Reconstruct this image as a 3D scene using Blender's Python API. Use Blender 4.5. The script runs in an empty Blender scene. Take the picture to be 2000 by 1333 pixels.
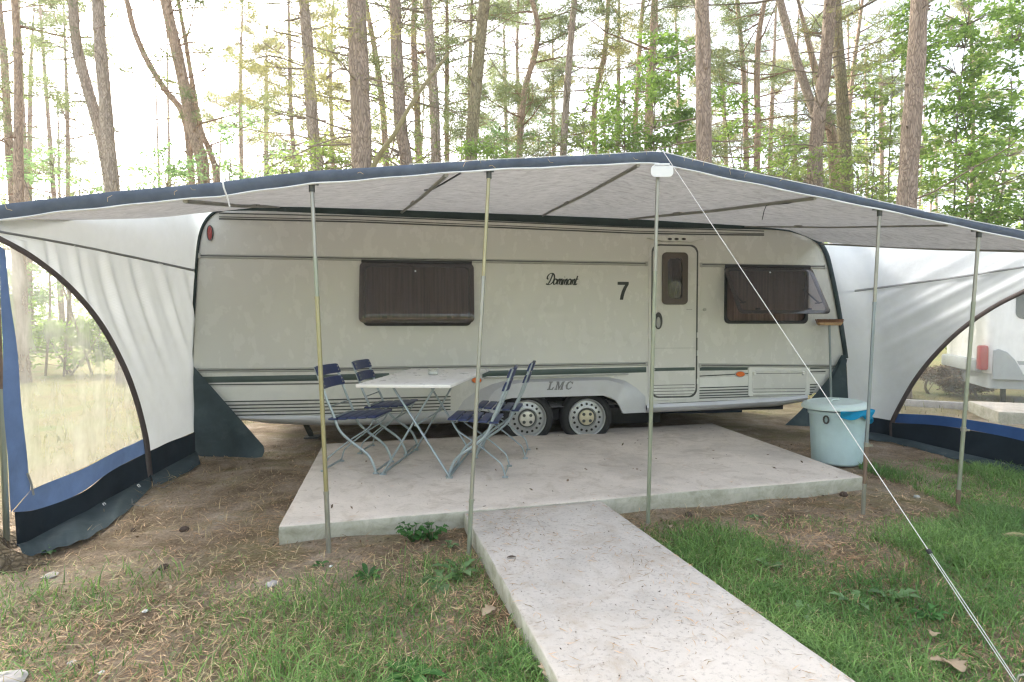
import bpy, bmesh, math, random
import numpy as np
from mathutils import Vector, Matrix
random.seed(7)
rng = np.random.default_rng(7)
R = math.radians
SC = bpy.context.scene
COL = SC.collection

# ------------------------------------------------------------------ camera
F_PX, HOR, EYE = 1100.0, 636.0, 1.32          # focal length in photo pixels, horizon row, eye height
PITCH = math.atan((666.5 - HOR) / F_PX)
cam_d = bpy.data.cameras.new('camera')
cam = bpy.data.objects.new('camera', cam_d)
COL.objects.link(cam)
cam_d.sensor_width = 36
cam_d.lens = F_PX / 2000 * 36
cam_d.clip_start = 0.05
cam_d.clip_end = 2000
cam.location = (0, 0, EYE)
cam.rotation_euler = (math.pi / 2 - PITCH, 0, 0)
SC.camera = cam

# ------------------------------------------------------------------ light
SUN_EL, SUN_AZ = 38.0, -40.0                  # azimuth from straight ahead (+Y), negative = to the left
w = bpy.data.worlds.new('World')
SC.world = w
w.use_nodes = True
nt = w.node_tree
for n in list(nt.nodes):
    nt.nodes.remove(n)
sky = nt.nodes.new('ShaderNodeTexSky')
sky.sky_type = 'NISHITA'
sky.sun_disc = False
sky.sun_elevation = R(SUN_EL)
sky.sun_rotation = R(SUN_AZ)
sky.air_density = 1.0
sky.dust_density = 5.0
sky.ozone_density = 1.0
hs = nt.nodes.new('ShaderNodeHueSaturation')
hs.inputs['Saturation'].default_value = 0.46
bg = nt.nodes.new('ShaderNodeBackground')
bg.inputs['Strength'].default_value = 0.15
wo = nt.nodes.new('ShaderNodeOutputWorld')
nt.links.new(sky.outputs[0], hs.inputs['Color'])
nt.links.new(hs.outputs[0], bg.inputs[0])
nt.links.new(bg.outputs[0], wo.inputs[0])
sun_d = bpy.data.lights.new('sun', 'SUN')
sun_d.energy = 2.0
sun_d.angle = R(14)
sun_d.color = (1.0, 0.96, 0.88)
sun = bpy.data.objects.new('sun', sun_d)
COL.objects.link(sun)
sd = Vector((math.sin(R(SUN_AZ)) * math.cos(R(SUN_EL)), math.cos(R(SUN_AZ)) * math.cos(R(SUN_EL)), math.sin(R(SUN_EL))))
sun.rotation_euler = sd.to_track_quat('Z', 'Y').to_euler()
sun.location = (-10, 10, 20)
SC.view_settings.view_transform = 'Standard'
SC.view_settings.look = 'None'
SC.view_settings.gamma = 1
SC.view_settings.exposure = 2.32
SC.render.engine = 'CYCLES'
SC.cycles.use_denoising = True
SC.cycles.sample_clamp_indirect = 4.0
SC.cycles.volume_bounces = 0
SC.cycles.max_bounces = 8
SC.cycles.pixel_filter_type = 'BLACKMAN_HARRIS'
SC.cycles.filter_width = 1.3

# ------------------------------------------------------------------ survey helpers: photo pixel -> point in the place
def ray(px, py):
    a = (px - 1000) / F_PX
    b = (666.5 - py) / F_PX
    return Vector((a, math.cos(PITCH) + b * math.sin(PITCH), -math.sin(PITCH) + b * math.cos(PITCH)))
def at(px, py, Y):
    r = ray(px, py); t = Y / r.y
    return Vector((r.x * t, Y, EYE + r.z * t))
def ground_at(px, py, z=0.0):
    r = ray(px, py); t = (z - EYE) / r.z
    return Vector((r.x * t, r.y * t, z))
CY, CYAW = 6.1, R(7.4)                        # the caravan's side wall: a vertical plane
CN = Vector((-math.sin(CYAW), math.cos(CYAW), 0))
def car(px, py, off=0.0):                     # local (u, z) on the caravan side plane, off = metres in front of it
    r = ray(px, py)
    t = (CY * math.cos(CYAW) - off) / (r.dot(CN))
    x, y, z = r.x * t, r.y * t, EYE + r.z * t
    return (x * math.cos(CYAW) + (y - CY) * math.sin(CYAW), z)
CM = Matrix.Translation((0, CY, 0)) @ Matrix.Rotation(CYAW, 4, 'Z')
def carw(px, py, off=0.0):
    u, z = car(px, py, off)
    return CM @ Vector((u, -off, z))

# ------------------------------------------------------------------ object helpers
def tag(o, label, cat, group=None, kind=None):
    o['label'] = label
    o['category'] = cat
    if group: o['group'] = group
    if kind: o['kind'] = kind
    return o
def thing(name, label, cat, loc=(0, 0, 0), rz=0.0, group=None):
    o = bpy.data.objects.new(name, None)
    COL.objects.link(o)
    o.empty_display_size = 0.2
    o.location = loc
    o.rotation_euler = (0, 0, rz)
    return tag(o, label, cat, group)
def link(name, me, mat, parent=None, smooth=None):
    if mat is not None:
        mi = [p.material_index for p in me.polygons] if isinstance(mat, (list, tuple)) else None
        me.materials.clear()
        for m in (mat if isinstance(mat, (list, tuple)) else [mat]):
            me.materials.append(m)
        if mi: me.polygons.foreach_set('material_index', mi)
    if smooth is not None and len(me.polygons):
        me.polygons.foreach_set('use_smooth', [True] * len(me.polygons))
        me.set_sharp_from_angle(angle=R(smooth))
    me.name = name
    o = bpy.data.objects.new(name, me)
    COL.objects.link(o)
    if parent is not None:
        o.parent = parent
    return o
def copy_tree(o, parent=None):
    c = o.copy()
    COL.objects.link(c)
    if parent is not None: c.parent = parent
    for ch in list(o.children):
        copy_tree(ch, c)
    return c

class MB:
    def __init__(s, org=(0, 0, 0)):
        s.v, s.f, s.org = [], [], Vector(org)
        s.mi, s.cur = [], 0
    def add(s, vs, fs):
        n = len(s.v)
        s.v += [tuple(Vector(p) - s.org) for p in vs]
        s.f += [tuple(i + n for i in f) for f in fs]
        s.mi += [s.cur] * len(fs)
        return s
    def box(s, c, size, M=None):
        c = Vector(c); hx, hy, hz = (d / 2 for d in size)
        vs = []
        for x in (-hx, hx):
            for y in (-hy, hy):
                for z in (-hz, hz):
                    p = Vector((x, y, z))
                    vs.append(c + (M @ p if M else p))
        return s.add(vs, [(0, 1, 3, 2), (4, 6, 7, 5), (0, 4, 5, 1), (2, 3, 7, 6), (0, 2, 6, 4), (1, 5, 7, 3)])
    def tube(s, pts, r, n=8, caps=True, flat=None):
        pts = [Vector(p) for p in pts]
        rs = r if isinstance(r, (list, tuple)) else [r] * len(pts)
        vs, fs = [], []
        ref = None
        for i, p in enumerate(pts):
            a = pts[max(i - 1, 0)]; b = pts[min(i + 1, len(pts) - 1)]
            d = (b - a).normalized()
            if ref is None:
                ref = Vector((0, 0, 1)) if abs(d.z) < 0.9 else Vector((0, 1, 0))
            x = d.cross(ref)
            if x.length < 1e-4: x = d.cross(Vector((1, 0, 0)))
            x.normalize(); y = x.cross(d).normalized(); ref = y
            for k in range(n):
                t = 2 * math.pi * k / n
                vs.append(p + (x * math.cos(t) + y * math.sin(t) * (flat or 1)) * rs[i])
        for i in range(len(pts) - 1):
            for k in range(n):
                k2 = (k + 1) % n
                fs.append((i * n + k, i * n + k2, (i + 1) * n + k2, (i + 1) * n + k))
        if caps:
            fs.append(tuple(range(n))[::-1])
            m = (len(pts) - 1) * n
            fs.append(tuple(range(m, m + n)))
        return s.add(vs, fs)
    def bar(s, pts, wdt, hgt, side):
        """flat bar swept along pts, width along 'side', thickness across"""
        pts = [Vector(p) for p in pts]; side = Vector(side).normalized()
        vs, fs = [], []
        for i, p in enumerate(pts):
            a = pts[max(i - 1, 0)]; b = pts[min(i + 1, len(pts) - 1)]
            d = (b - a).normalized(); t = d.cross(side).normalized()
            for sx, sy in ((-1, -1), (1, -1), (1, 1), (-1, 1)):
                vs.append(p + side * (sx * wdt / 2) + t * (sy * hgt / 2))
        for i in range(len(pts) - 1):
            for k in range(4):
                k2 = (k + 1) % 4
                fs.append((i * 4 + k, i * 4 + k2, i * 4 + 4 + k2, i * 4 + 4 + k))
        m = len(pts) * 4
        fs += [(3, 2, 1, 0), (m - 4, m - 3, m - 2, m - 1)]
        return s.add(vs, fs)
    def lathe(s, prof, c=(0, 0, 0), n=32, M=None):
        c = Vector(c); vs, fs = [], []
        for r, z in prof:
            for k in range(n):
                t = 2 * math.pi * k / n
                p = Vector((r * math.cos(t), r * math.sin(t), z))
                vs.append(c + (M @ p if M else p))
        for i in range(len(prof) - 1):
            for k in range(n):
                k2 = (k + 1) % n
                fs.append((i * n + k, i * n + k2, (i + 1) * n + k2, (i + 1) * n + k))
        return s.add(vs, fs)
    def loft(s, A, B, m):
        """grid between polylines A and B (same length), m steps; returns self"""
        n = len(A); vs, fs = [], []
        for j in range(m + 1):
            t = j / m
            for i in range(n):
                vs.append(Vector(A[i]) * (1 - t) + Vector(B[i]) * t)
        for j in range(m):
            for i in range(n - 1):
                fs.append((j * n + i, j * n + i + 1, (j + 1) * n + i + 1, (j + 1) * n + i))
        return s.add(vs, fs)
    def mesh(s):
        me = bpy.data.meshes.new('m')
        me.from_pydata(s.v, [], s.f)
        if any(s.mi): me.polygons.foreach_set('material_index', s.mi)
        me.validate()
        return me
    def build(s, name, mat, parent=None, smooth=40, solid=0.0, bevel=0.0, off=0.0):
        me = s.mesh()
        if solid or bevel:
            bm = bmesh.new(); bm.from_mesh(me)
            if bevel:
                bmesh.ops.recalc_face_normals(bm, faces=bm.faces)
                es = [e for e in bm.edges if len(e.link_faces) == 2 and e.calc_face_angle(0) > R(30)]
                bmesh.ops.bevel(bm, geom=es, offset=bevel, segments=2, affect='EDGES', profile=0.5)
            bm.to_mesh(me); bm.free()
        if not solid:
            bm = bmesh.new(); bm.from_mesh(me)
            bmesh.ops.recalc_face_normals(bm, faces=bm.faces)
            bm.to_mesh(me); bm.free()
        o = link(name, me, mat, parent, smooth)
        if solid:
            md = o.modifiers.new('thickness', 'SOLIDIFY'); md.thickness = solid; md.offset = off
        return o

def resample(pts, n):
    pts = [Vector(p) for p in pts]
    L = [0]
    for a, b in zip(pts, pts[1:]): L.append(L[-1] + (b - a).length)
    out = []
    for i in range(n):
        t = L[-1] * i / (n - 1)
        k = 0
        while k < len(pts) - 2 and L[k + 1] < t: k += 1
        q = (t - L[k]) / max(L[k + 1] - L[k], 1e-9)
        out.append(pts[k].lerp(pts[k + 1], min(max(q, 0), 1)))
    return out
def smooth_line(pts, n=40, dim=2):
    """Catmull-Rom through 2D/3D points"""
    P = [Vector(list(p) + [0] * (3 - len(p))) for p in pts]
    P = [P[0] * 2 - P[1]] + P + [P[-1] * 2 - P[-2]]
    out = []
    seg = len(P) - 3
    for i in range(n):
        t = i / (n - 1) * seg
        k = min(int(t), seg - 1); q = t - k
        a, b, c, d = P[k:k + 4]
        out.append(0.5 * ((2 * b) + (c - a) * q + (2 * a - 5 * b + 4 * c - d) * q * q + (3 * b - a - 3 * c + d) * q ** 3))
    return [(p.x, p.y) for p in out] if dim == 2 else out
def interp(x, xs, ys):
    return float(np.interp(x, xs, ys))

def fill2d(loops, depth, front=0.0, bevel=0.0):
    """filled outline with holes in the (u, z) plane; front face at v = -front, solid going back by depth"""
    cu = bpy.data.curves.new('tmp', 'CURVE')
    cu.dimensions = '2D'; cu.fill_mode = 'BOTH'
    cu.extrude = max(depth / 2 - bevel, 0.0001)
    cu.bevel_depth = bevel; cu.bevel_resolution = 2
    if bevel: cu.offset = -bevel
    for lp in loops:
        sp = cu.splines.new('POLY'); sp.points.add(len(lp) - 1)
        for p, q in zip(sp.points, lp): p.co = (q[0], q[1], 0, 1)
        sp.use_cyclic_u = True
    o = bpy.data.objects.new('tmp', cu); COL.objects.link(o)
    dg = bpy.context.evaluated_depsgraph_get(); dg.update()
    me = bpy.data.meshes.new_from_object(o.evaluated_get(dg))
    bpy.data.objects.remove(o); bpy.data.curves.remove(cu)
    me.transform(Matrix.Translation((0, depth / 2 - front, 0)) @ Matrix.Rotation(math.pi / 2, 4, 'X'))
    return me
def rrect(x0, z0, x1, z1, r, n=6):
    out = []
    for cx, cz, a0 in ((x1 - r, z1 - r, 0), (x0 + r, z1 - r, 90), (x0 + r, z0 + r, 180), (x1 - r, z0 + r, 270)):
        for k in range(n + 1):
            a = R(a0 + 90 * k / n)
            out.append((cx + r * math.cos(a), cz + r * math.sin(a)))
    return out
def ell(cx, cz, rx, rz, n=24):
    return [(cx + rx * math.cos(2 * math.pi * k / n), cz + rz * math.sin(2 * math.pi * k / n)) for k in range(n)]

# ------------------------------------------------------------------ materials
def new_mat(name):
    m = bpy.data.materials.new(name); m.use_nodes = True
    t = m.node_tree
    for n in list(t.nodes): t.nodes.remove(n)
    return m, t, t.nodes.new('ShaderNodeOutputMaterial')
def N(t, typ, **kw):
    n = t.nodes.new(typ)
    for k, v in kw.items():
        if k in n.inputs: n.inputs[k].default_value = v
        else: setattr(n, k, v)
    return n
def coords(t, scale=(1, 1, 1)):
    tc = N(t, 'ShaderNodeTexCoord'); mp = N(t, 'ShaderNodeMapping')
    mp.inputs['Scale'].default_value = scale
    t.links.new(tc.outputs['Object'], mp.inputs['Vector'])
    return mp.outputs[0]
def noise(t, vec, scale, detail=5, rough=0.6, dist=0.0):
    n = N(t, 'ShaderNodeTexNoise', Scale=scale, Detail=detail, Roughness=rough, Distortion=dist)
    t.links.new(vec, n.inputs['Vector'])
    return n.outputs['Fac']
def ramp(t, fac, stops):
    r = N(t, 'ShaderNodeValToRGB')
    while len(r.color_ramp.elements) < len(stops): r.color_ramp.elements.new(0.5)
    for e, (p, c) in zip(r.color_ramp.elements, stops):
        e.position = p
        e.color = tuple(c) + (1,) if len(c) == 3 else c
    t.links.new(fac, r.inputs[0])
    return r.outputs['Color']
def mixc(t, fac, a, b, mode='MIX'):
    n = N(t, 'ShaderNodeMix'); n.data_type = 'RGBA'; n.blend_type = mode
    def put(sock, v):
        if isinstance(v, (tuple, list)): sock.default_value = tuple(v) + ((1,) if len(v) == 3 else ())
        elif isinstance(v, (int, float)): sock.default_value = v
        else: t.links.new(v, sock)
    put(n.inputs[0], fac); put(n.inputs[6], a); put(n.inputs[7], b)
    return n.outputs[2]
def bump(t, h, strength=0.3, dist=0.01):
    b = N(t, 'ShaderNodeBump', Strength=strength, Distance=dist)
    t.links.new(h, b.inputs['Height'])
    return b.outputs[0]
def paint(name, col, rough=0.5, var=0.12, scale=6, metal=0.0, bmp=0.0, bscale=60, stretch=(1, 1, 1), spec=0.5, dirt=None, dscale=3, damt=0.5):
    """coloured surface with mottling, optional dirt colour and fine relief"""
    m, t, o = new_mat(name)
    b = N(t, 'ShaderNodeBsdfPrincipled', Roughness=rough, Metallic=metal)
    b.inputs['Specular IOR Level'].default_value = spec
    v = coords(t, stretch)
    n1 = noise(t, v, scale)
    lo = tuple(c * (1 - var) for c in col); hi = tuple(min(c * (1 + var), 1) for c in col)
    c = ramp(t, n1, [(0.3, lo), (0.7, hi)])
    if dirt:
        n2 = noise(t, v, dscale, 8, 0.65, 0.4)
        f = ramp(t, n2, [(0.48, (0, 0, 0)), (0.75, (damt,) * 3)])
        c = mixc(t, f, c, dirt)
    t.links.new(c, b.inputs['Base Color'])
    n3 = noise(t, v, scale * 2.3)
    rr = N(t, 'ShaderNodeMapRange'); rr.inputs[3].default_value = max(rough - 0.12, 0.03); rr.inputs[4].default_value = min(rough + 0.12, 1)
    t.links.new(n3, rr.inputs[0]); t.links.new(rr.outputs[0], b.inputs['Roughness'])
    if bmp:
        t.links.new(bump(t, noise(t, v, bscale, 6), bmp, 0.006), b.inputs['Normal'])
    t.links.new(b.outputs[0], o.inputs[0])
    return m
def fabric(name, col, trans=0.35, var=0.1, scale=5, stretch=(1, 1, 1), dirt=None, damt=0.4, dscale=4, thr=(0.5, 0.72)):
    m, t, o = new_mat(name)
    v = coords(t, stretch)
    c = ramp(t, noise(t, v, scale, 6), [(0.3, tuple(x * (1 - var) for x in col)), (0.7, tuple(min(x * (1 + var), 1) for x in col))])
    if dirt:
        f = ramp(t, noise(t, v, dscale, 8, 0.7, 0.6), [(thr[0], (0, 0, 0)), (thr[1], (damt,) * 3)])
        c = mixc(t, f, c, dirt)
    d = N(t, 'ShaderNodeBsdfPrincipled', Roughness=0.75)
    d.inputs['Specular IOR Level'].default_value = 0.08
    tr = N(t, 'ShaderNodeBsdfTranslucent')
    mx = N(t, 'ShaderNodeMixShader', Fac=trans)
    t.links.new(c, d.inputs['Base Color']); t.links.new(c, tr.inputs[0])
    nb = bump(t, noise(t, v, 14, 5), 0.25, 0.01)
    t.links.new(nb, d.inputs['Normal'])
    t.links.new(d.outputs[0], mx.inputs[1]); t.links.new(tr.outputs[0], mx.inputs[2])
    t.links.new(mx.outputs[0], o.inputs[0])
    return m
def leafmat(name, c1, c2, trans=0.45, spread=1.0):
    m, t, o = new_mat(name)
    v = coords(t)
    c = ramp(t, noise(t, v, 1.3, 4), [(0.3, c1), (0.7, c2)])
    g_ = N(t, 'ShaderNodeNewGeometry')
    c = mixc(t, 0.85, c, ramp(t, g_.outputs['Random Per Island'], [(0.0, (0.45 ** spread, 0.5 ** spread, 0.42 ** spread)), (0.5, (0.95, 0.97, 0.9)), (1.0, (1.5 ** spread, 1.42 ** spread, 1.35 ** spread))]), 'MULTIPLY')
    d = N(t, 'ShaderNodeBsdfPrincipled', Roughness=0.55); d.inputs['Specular IOR Level'].default_value = 0.3
    tr = N(t, 'ShaderNodeBsdfTranslucent'); mx = N(t, 'ShaderNodeMixShader', Fac=trans)
    t.links.new(c, d.inputs['Base Color'])
    tc = mixc(t, 0.5, c, (c2[0] * 1.35, c2[1] * 1.4, c2[2] * 0.9))
    t.links.new(tc, tr.inputs[0])
    t.links.new(d.outputs[0], mx.inputs[1]); t.links.new(tr.outputs[0], mx.inputs[2]); t.links.new(mx.outputs[0], o.inputs[0])
    return m

M = {}
M['cream'] = paint('caravan_cream_paint', (0.605, 0.61, 0.575), 0.26, 0.010, 2.5, bmp=0.010, bscale=7, stretch=(1.2, 1.2, 0.8), dirt=(0.47, 0.46, 0.38), damt=0.04, dscale=1.6)
M['cream_low'] = paint('caravan_lower_paint', (0.70, 0.71, 0.67), 0.34, 0.03, 3, dirt=(0.45, 0.46, 0.40), damt=0.3)
M['silver'] = paint('silver_plastic', (0.50, 0.51, 0.53), 0.38, 0.05, 4, dirt=(0.33, 0.33, 0.30), damt=0.35, metal=0.15)
M['trim'] = paint('grey_trim', (0.36, 0.37, 0.34), 0.35, 0.08, 8)
M['trim_dark'] = paint('dark_trim', (0.05, 0.055, 0.05), 0.5, 0.15, 8)
M['green'] = paint('green_stripe', (0.045, 0.075, 0.065), 0.45, 0.12, 6)
M['green_fab'] = fabric('dark_green_fabric', (0.028, 0.042, 0.038), 0.05, 0.2, 5)
M['rubber'] = paint('black_rubber', (0.014, 0.016, 0.016), 0.6, 0.25, 12, bmp=0.1)
M['tyre'] = paint('tyre_rubber', (0.011, 0.012, 0.012), 0.75, 0.3, 10, bmp=0.25, bscale=90, dirt=(0.05, 0.046, 0.04), damt=0.35, dscale=6)
M['rim'] = paint('silver_rim', (0.42, 0.43, 0.43), 0.35, 0.08, 10, metal=0.5, dirt=(0.25, 0.24, 0.2), damt=0.5, dscale=12)
M['hub'] = paint('hub_cap', (0.66, 0.64, 0.58), 0.35, 0.1, 20, metal=0.5)
M['hub_gold'] = paint('hub_cap_yellowed', (0.56, 0.51, 0.36), 0.36, 0.12, 20, metal=0.3)
M['brown_frame'] = paint('brown_window_frame', (0.075, 0.058, 0.045), 0.4, 0.12, 10)
M['curtain'] = fabric('brown_curtain', (0.21, 0.16, 0.145), 0.1, 0.34, 3, (14, 1, 0.4))  # vertical tone streaks paint the light and shade of folds
M['curtain_lit'] = fabric('beige_curtain', (0.80, 0.62, 0.40), 0.2, 0.25, 3, (40, 1, 0.6))
M['dark'] = paint('dark_interior', (0.015, 0.013, 0.012), 0.8, 0.2, 4)
M['orange'] = paint('orange_marker', (0.75, 0.16, 0.02), 0.25, 0.1, 30)
M['red'] = paint('red_marker', (0.30, 0.035, 0.03), 0.25, 0.12, 30)
M['ink'] = paint('black_lettering', (0.012, 0.02, 0.016), 0.45, 0.1, 10)
M['ink_grey'] = paint('grey_lettering', (0.17, 0.175, 0.175), 0.4, 0.1, 10)
M['roof'] = fabric('grey_roof_cloth', (0.45, 0.435, 0.42), 0.22, 0.15, 9, (1, 2.4, 1), dirt=(0.15, 0.14, 0.125), damt=0.6, dscale=13, thr=(0.48, 0.70))
M['white_fab'] = fabric('white_awning_cloth', (0.69, 0.715, 0.735), 0.20, 0.04, 4, dirt=(0.55, 0.56, 0.53), damt=0.3, dscale=2)
M['blue_fab'] = fabric('blue_awning_cloth', (0.12, 0.19, 0.36), 0.15, 0.15, 5, dirt=(0.09, 0.13, 0.22), damt=0.5)
M['blue_dark'] = fabric('strong_blue_cloth', (0.04, 0.10, 0.28), 0.12, 0.15, 5)
M['valance'] = fabric('blue_grey_valance_cloth', (0.105, 0.13, 0.175), 0.05, 0.22, 6, dirt=(0.08, 0.10, 0.13), damt=0.6, dscale=5)
M['navy'] = fabric('navy_skirt_cloth', (0.014, 0.024, 0.034), 0.03, 0.25, 5)
M['flap'] = fabric('grey_green_tarpaulin', (0.05, 0.072, 0.08), 0.04, 0.2, 4, dirt=(0.11, 0.135, 0.135), damt=0.5)
M['zip'] = fabric('brown_zip_tape', (0.115, 0.095, 0.09), 0.0, 0.12, 10)
M['seam'] = fabric('grey_seam_tape', (0.26, 0.27, 0.27), 0.0, 0.1, 10)
M['piping'] = paint('white_piping', (0.80, 0.82, 0.84), 0.5, 0.05, 10)
M['brass'] = paint('yellowed_steel', (0.36, 0.33, 0.19), 0.34, 0.2, 5, metal=0.6, stretch=(6, 6, 1), dirt=(0.2, 0.15, 0.08), damt=0.7, dscale=5)
M['steel'] = paint('galvanised_steel', (0.35, 0.345, 0.30), 0.38, 0.2, 6, metal=0.6, stretch=(6, 6, 1), dirt=(0.22, 0.2, 0.15), damt=0.6, dscale=6)
M['steel_green'] = paint('greenish_steel', (0.31, 0.335, 0.26), 0.42, 0.15, 6, metal=0.4, stretch=(6, 6, 1), dirt=(0.24, 0.27, 0.17), damt=0.6, dscale=6)
M['steel_blue'] = paint('blue_grey_steel', (0.24, 0.28, 0.29), 0.45, 0.15, 6, metal=0.4, stretch=(6, 6, 1))
M['rust'] = paint('rusty_steel', (0.20, 0.14, 0.10), 0.7, 0.25, 9, metal=0.2, bmp=0.2)
M['rafter'] = paint('roof_pole_steel', (0.26, 0.255, 0.22), 0.5, 0.15, 6, metal=0.4)
M['chair_steel'] = paint('chair_frame_steel', (0.34, 0.40, 0.42), 0.4, 0.12, 9, metal=0.35, dirt=(0.25, 0.27, 0.26), damt=0.6, dscale=12)
M['blue_slat'] = paint('dark_blue_slat', (0.012, 0.026, 0.10), 0.42, 0.2, 9, stretch=(1, 6, 1), dirt=(0.05, 0.065, 0.13), damt=0.4)
M['table_top'] = paint('white_table_top', (0.86, 0.84, 0.81), 0.3, 0.04, 5, dirt=(0.55, 0.50, 0.45), damt=0.3)
M['white_pl'] = paint('white_plastic', (0.80, 0.82, 0.83), 0.4, 0.03, 8)
M['bin'] = paint('pale_blue_plastic', (0.52, 0.67, 0.70), 0.42, 0.05, 4, dirt=(0.33, 0.45, 0.45), damt=0.35, dscale=5)
M['bin_lid'] = paint('pale_lid_plastic', (0.58, 0.70, 0.68), 0.4, 0.05, 4, dirt=(0.4, 0.48, 0.45), damt=0.3)
M['bag'] = fabric('blue_bin_bag', (0.02, 0.34, 0.60), 0.3, 0.15, 10)
M['wood_red'] = paint('reddish_wood', (0.20, 0.085, 0.035), 0.5, 0.25, 6, stretch=(2, 2, 16))
M['bristle'] = paint('bristle_tan', (0.42, 0.27, 0.13), 0.8, 0.25, 40, bmp=0.5, bscale=150)
M['rope'] = paint('white_rope', (0.66, 0.66, 0.65), 0.8, 0.08, 40, bmp=0.3, bscale=200)
M['bark'] = None

def clear_film(name, lo, hi, tint):
    m, t, o = new_mat(name)
    v = coords(t, (1, 1, 0.25))
    s = noise(t, v, 7, 8, 0.6, 0.3)
    s2 = noise(t, coords(t), 3, 5)
    mul = N(t, 'ShaderNodeMath', operation='MULTIPLY'); t.links.new(s, mul.inputs[0]); t.links.new(s2, mul.inputs[1])
    mr = N(t, 'ShaderNodeMapRange'); mr.inputs[1].default_value = 0.12; mr.inputs[2].default_value = 0.38
    mr.inputs[3].default_value = lo; mr.inputs[4].default_value = hi
    t.links.new(mul.outputs[0], mr.inputs[0])
    tp = N(t, 'ShaderNodeBsdfTransparent'); tp.inputs[0].default_value = tint + (1,)
    d = N(t, 'ShaderNodeBsdfDiffuse'); d.inputs[0].default_value = (0.75, 0.74, 0.68, 1)
    tl = N(t, 'ShaderNodeBsdfTranslucent'); tl.inputs[0].default_value = (0.75, 0.74, 0.68, 1)
    dm = N(t, 'ShaderNodeMixShader', Fac=0.5); t.links.new(d.outputs[0], dm.inputs[1]); t.links.new(tl.outputs[0], dm.inputs[2])
    m1 = N(t, 'ShaderNodeMixShader'); t.links.new(mr.outputs[0], m1.inputs[0]); t.links.new(tp.outputs[0], m1.inputs[1]); t.links.new(dm.outputs[0], m1.inputs[2])
    g = N(t, 'ShaderNodeBsdfGlossy', Roughness=0.12)
    m2 = N(t, 'ShaderNodeMixShader', Fac=0.05); t.links.new(m1.outputs[0], m2.inputs[1]); t.links.new(g.outputs[0], m2.inputs[2])
    t.links.new(m2.outputs[0], o.inputs[0])
    return m
M['film'] = clear_film('clear_plastic_film', 0.18, 0.50, (0.97, 0.97, 0.93))
M['film_r'] = clear_film('clear_plastic_film_clean', 0.08, 0.3, (0.97, 0.97, 0.95))
def tinted(name, tint, gl=0.12, rough=0.06):
    m, t, o = new_mat(name)
    tp = N(t, 'ShaderNodeBsdfTransparent'); tp.inputs[0].default_value = tint + (1,)
    g = N(t, 'ShaderNodeBsdfGlossy', Roughness=rough)
    d = N(t, 'ShaderNodeBsdfDiffuse'); d.inputs[0].default_value = tuple(x * 0.30 for x in tint) + (1,)
    fr = N(t, 'ShaderNodeFresnel', IOR=1.65)
    m0 = N(t, 'ShaderNodeMixShader', Fac=0.25); t.links.new(tp.outputs[0], m0.inputs[1]); t.links.new(d.outputs[0], m0.inputs[2])
    m1 = N(t, 'ShaderNodeMixShader'); t.links.new(fr.outputs[0], m1.inputs[0]); t.links.new(m0.outputs[0], m1.inputs[1]); t.links.new(g.outputs[0], m1.inputs[2])
    t.links.new(m1.outputs[0], o.inputs[0])
    return m
M['acrylic'] = tinted('brown_tinted_acrylic', (0.55, 0.48, 0.44))
M['glass'] = clear_film('thick_clear_glass', 0.10, 0.22, (0.96, 0.98, 0.98))

def concrete(name, tint, wear):
    m, t, o = new_mat(name)
    b = N(t, 'ShaderNodeBsdfPrincipled', Roughness=0.85); b.inputs['Specular IOR Level'].default_value = 0.25
    v = coords(t)
    c = ramp(t, noise(t, v, 1.6, 8, 0.65, 0.3), [(0.28, tuple(x * 0.72 for x in tint)), (0.5, tint), (0.72, tuple(min(x * 1.15, 1) for x in tint))])
    sp = ramp(t, noise(t, v, 55, 4, 0.7), [(0.32, (0.5,) * 3), (0.46, (1, 1, 1))])
    c = mixc(t, wear, c, sp, 'MULTIPLY')
    st = ramp(t, noise(t, v, 4.5, 8, 0.7, 1.0), [(0.50, (0, 0, 0)), (0.70, (0.55,) * 3)])
    c = mixc(t, st, c, (0.36, 0.29, 0.215))
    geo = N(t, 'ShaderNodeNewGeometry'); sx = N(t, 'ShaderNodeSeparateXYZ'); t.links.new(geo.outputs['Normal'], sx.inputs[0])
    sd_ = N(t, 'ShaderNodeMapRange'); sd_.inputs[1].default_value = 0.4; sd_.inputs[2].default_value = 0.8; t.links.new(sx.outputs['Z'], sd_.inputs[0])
    side = ramp(t, noise(t, v, 9, 8, 0.7, 0.5), [(0.3, (0.27, 0.265, 0.195)), (0.65, (0.50, 0.485, 0.41))])  # mossy green-grey sides, also darkened so they look shaded against the top
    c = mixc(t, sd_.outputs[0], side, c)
    t.links.new(c, b.inputs['Base Color'])
    n1 = noise(t, v, 70, 8, 0.75); n2 = noise(t, v, 8, 6)
    ad = N(t, 'ShaderNodeMath', operation='ADD'); t.links.new(n1, ad.inputs[0]); t.links.new(n2, ad.inputs[1])
    t.links.new(bump(t, ad.outputs[0], 0.45, 0.006), b.inputs['Normal'])
    t.links.new(b.outputs[0], o.inputs[0])
    return m
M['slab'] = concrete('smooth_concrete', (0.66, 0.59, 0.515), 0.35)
M['path'] = concrete('rough_concrete', (0.50, 0.46, 0.41), 0.6)

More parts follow.
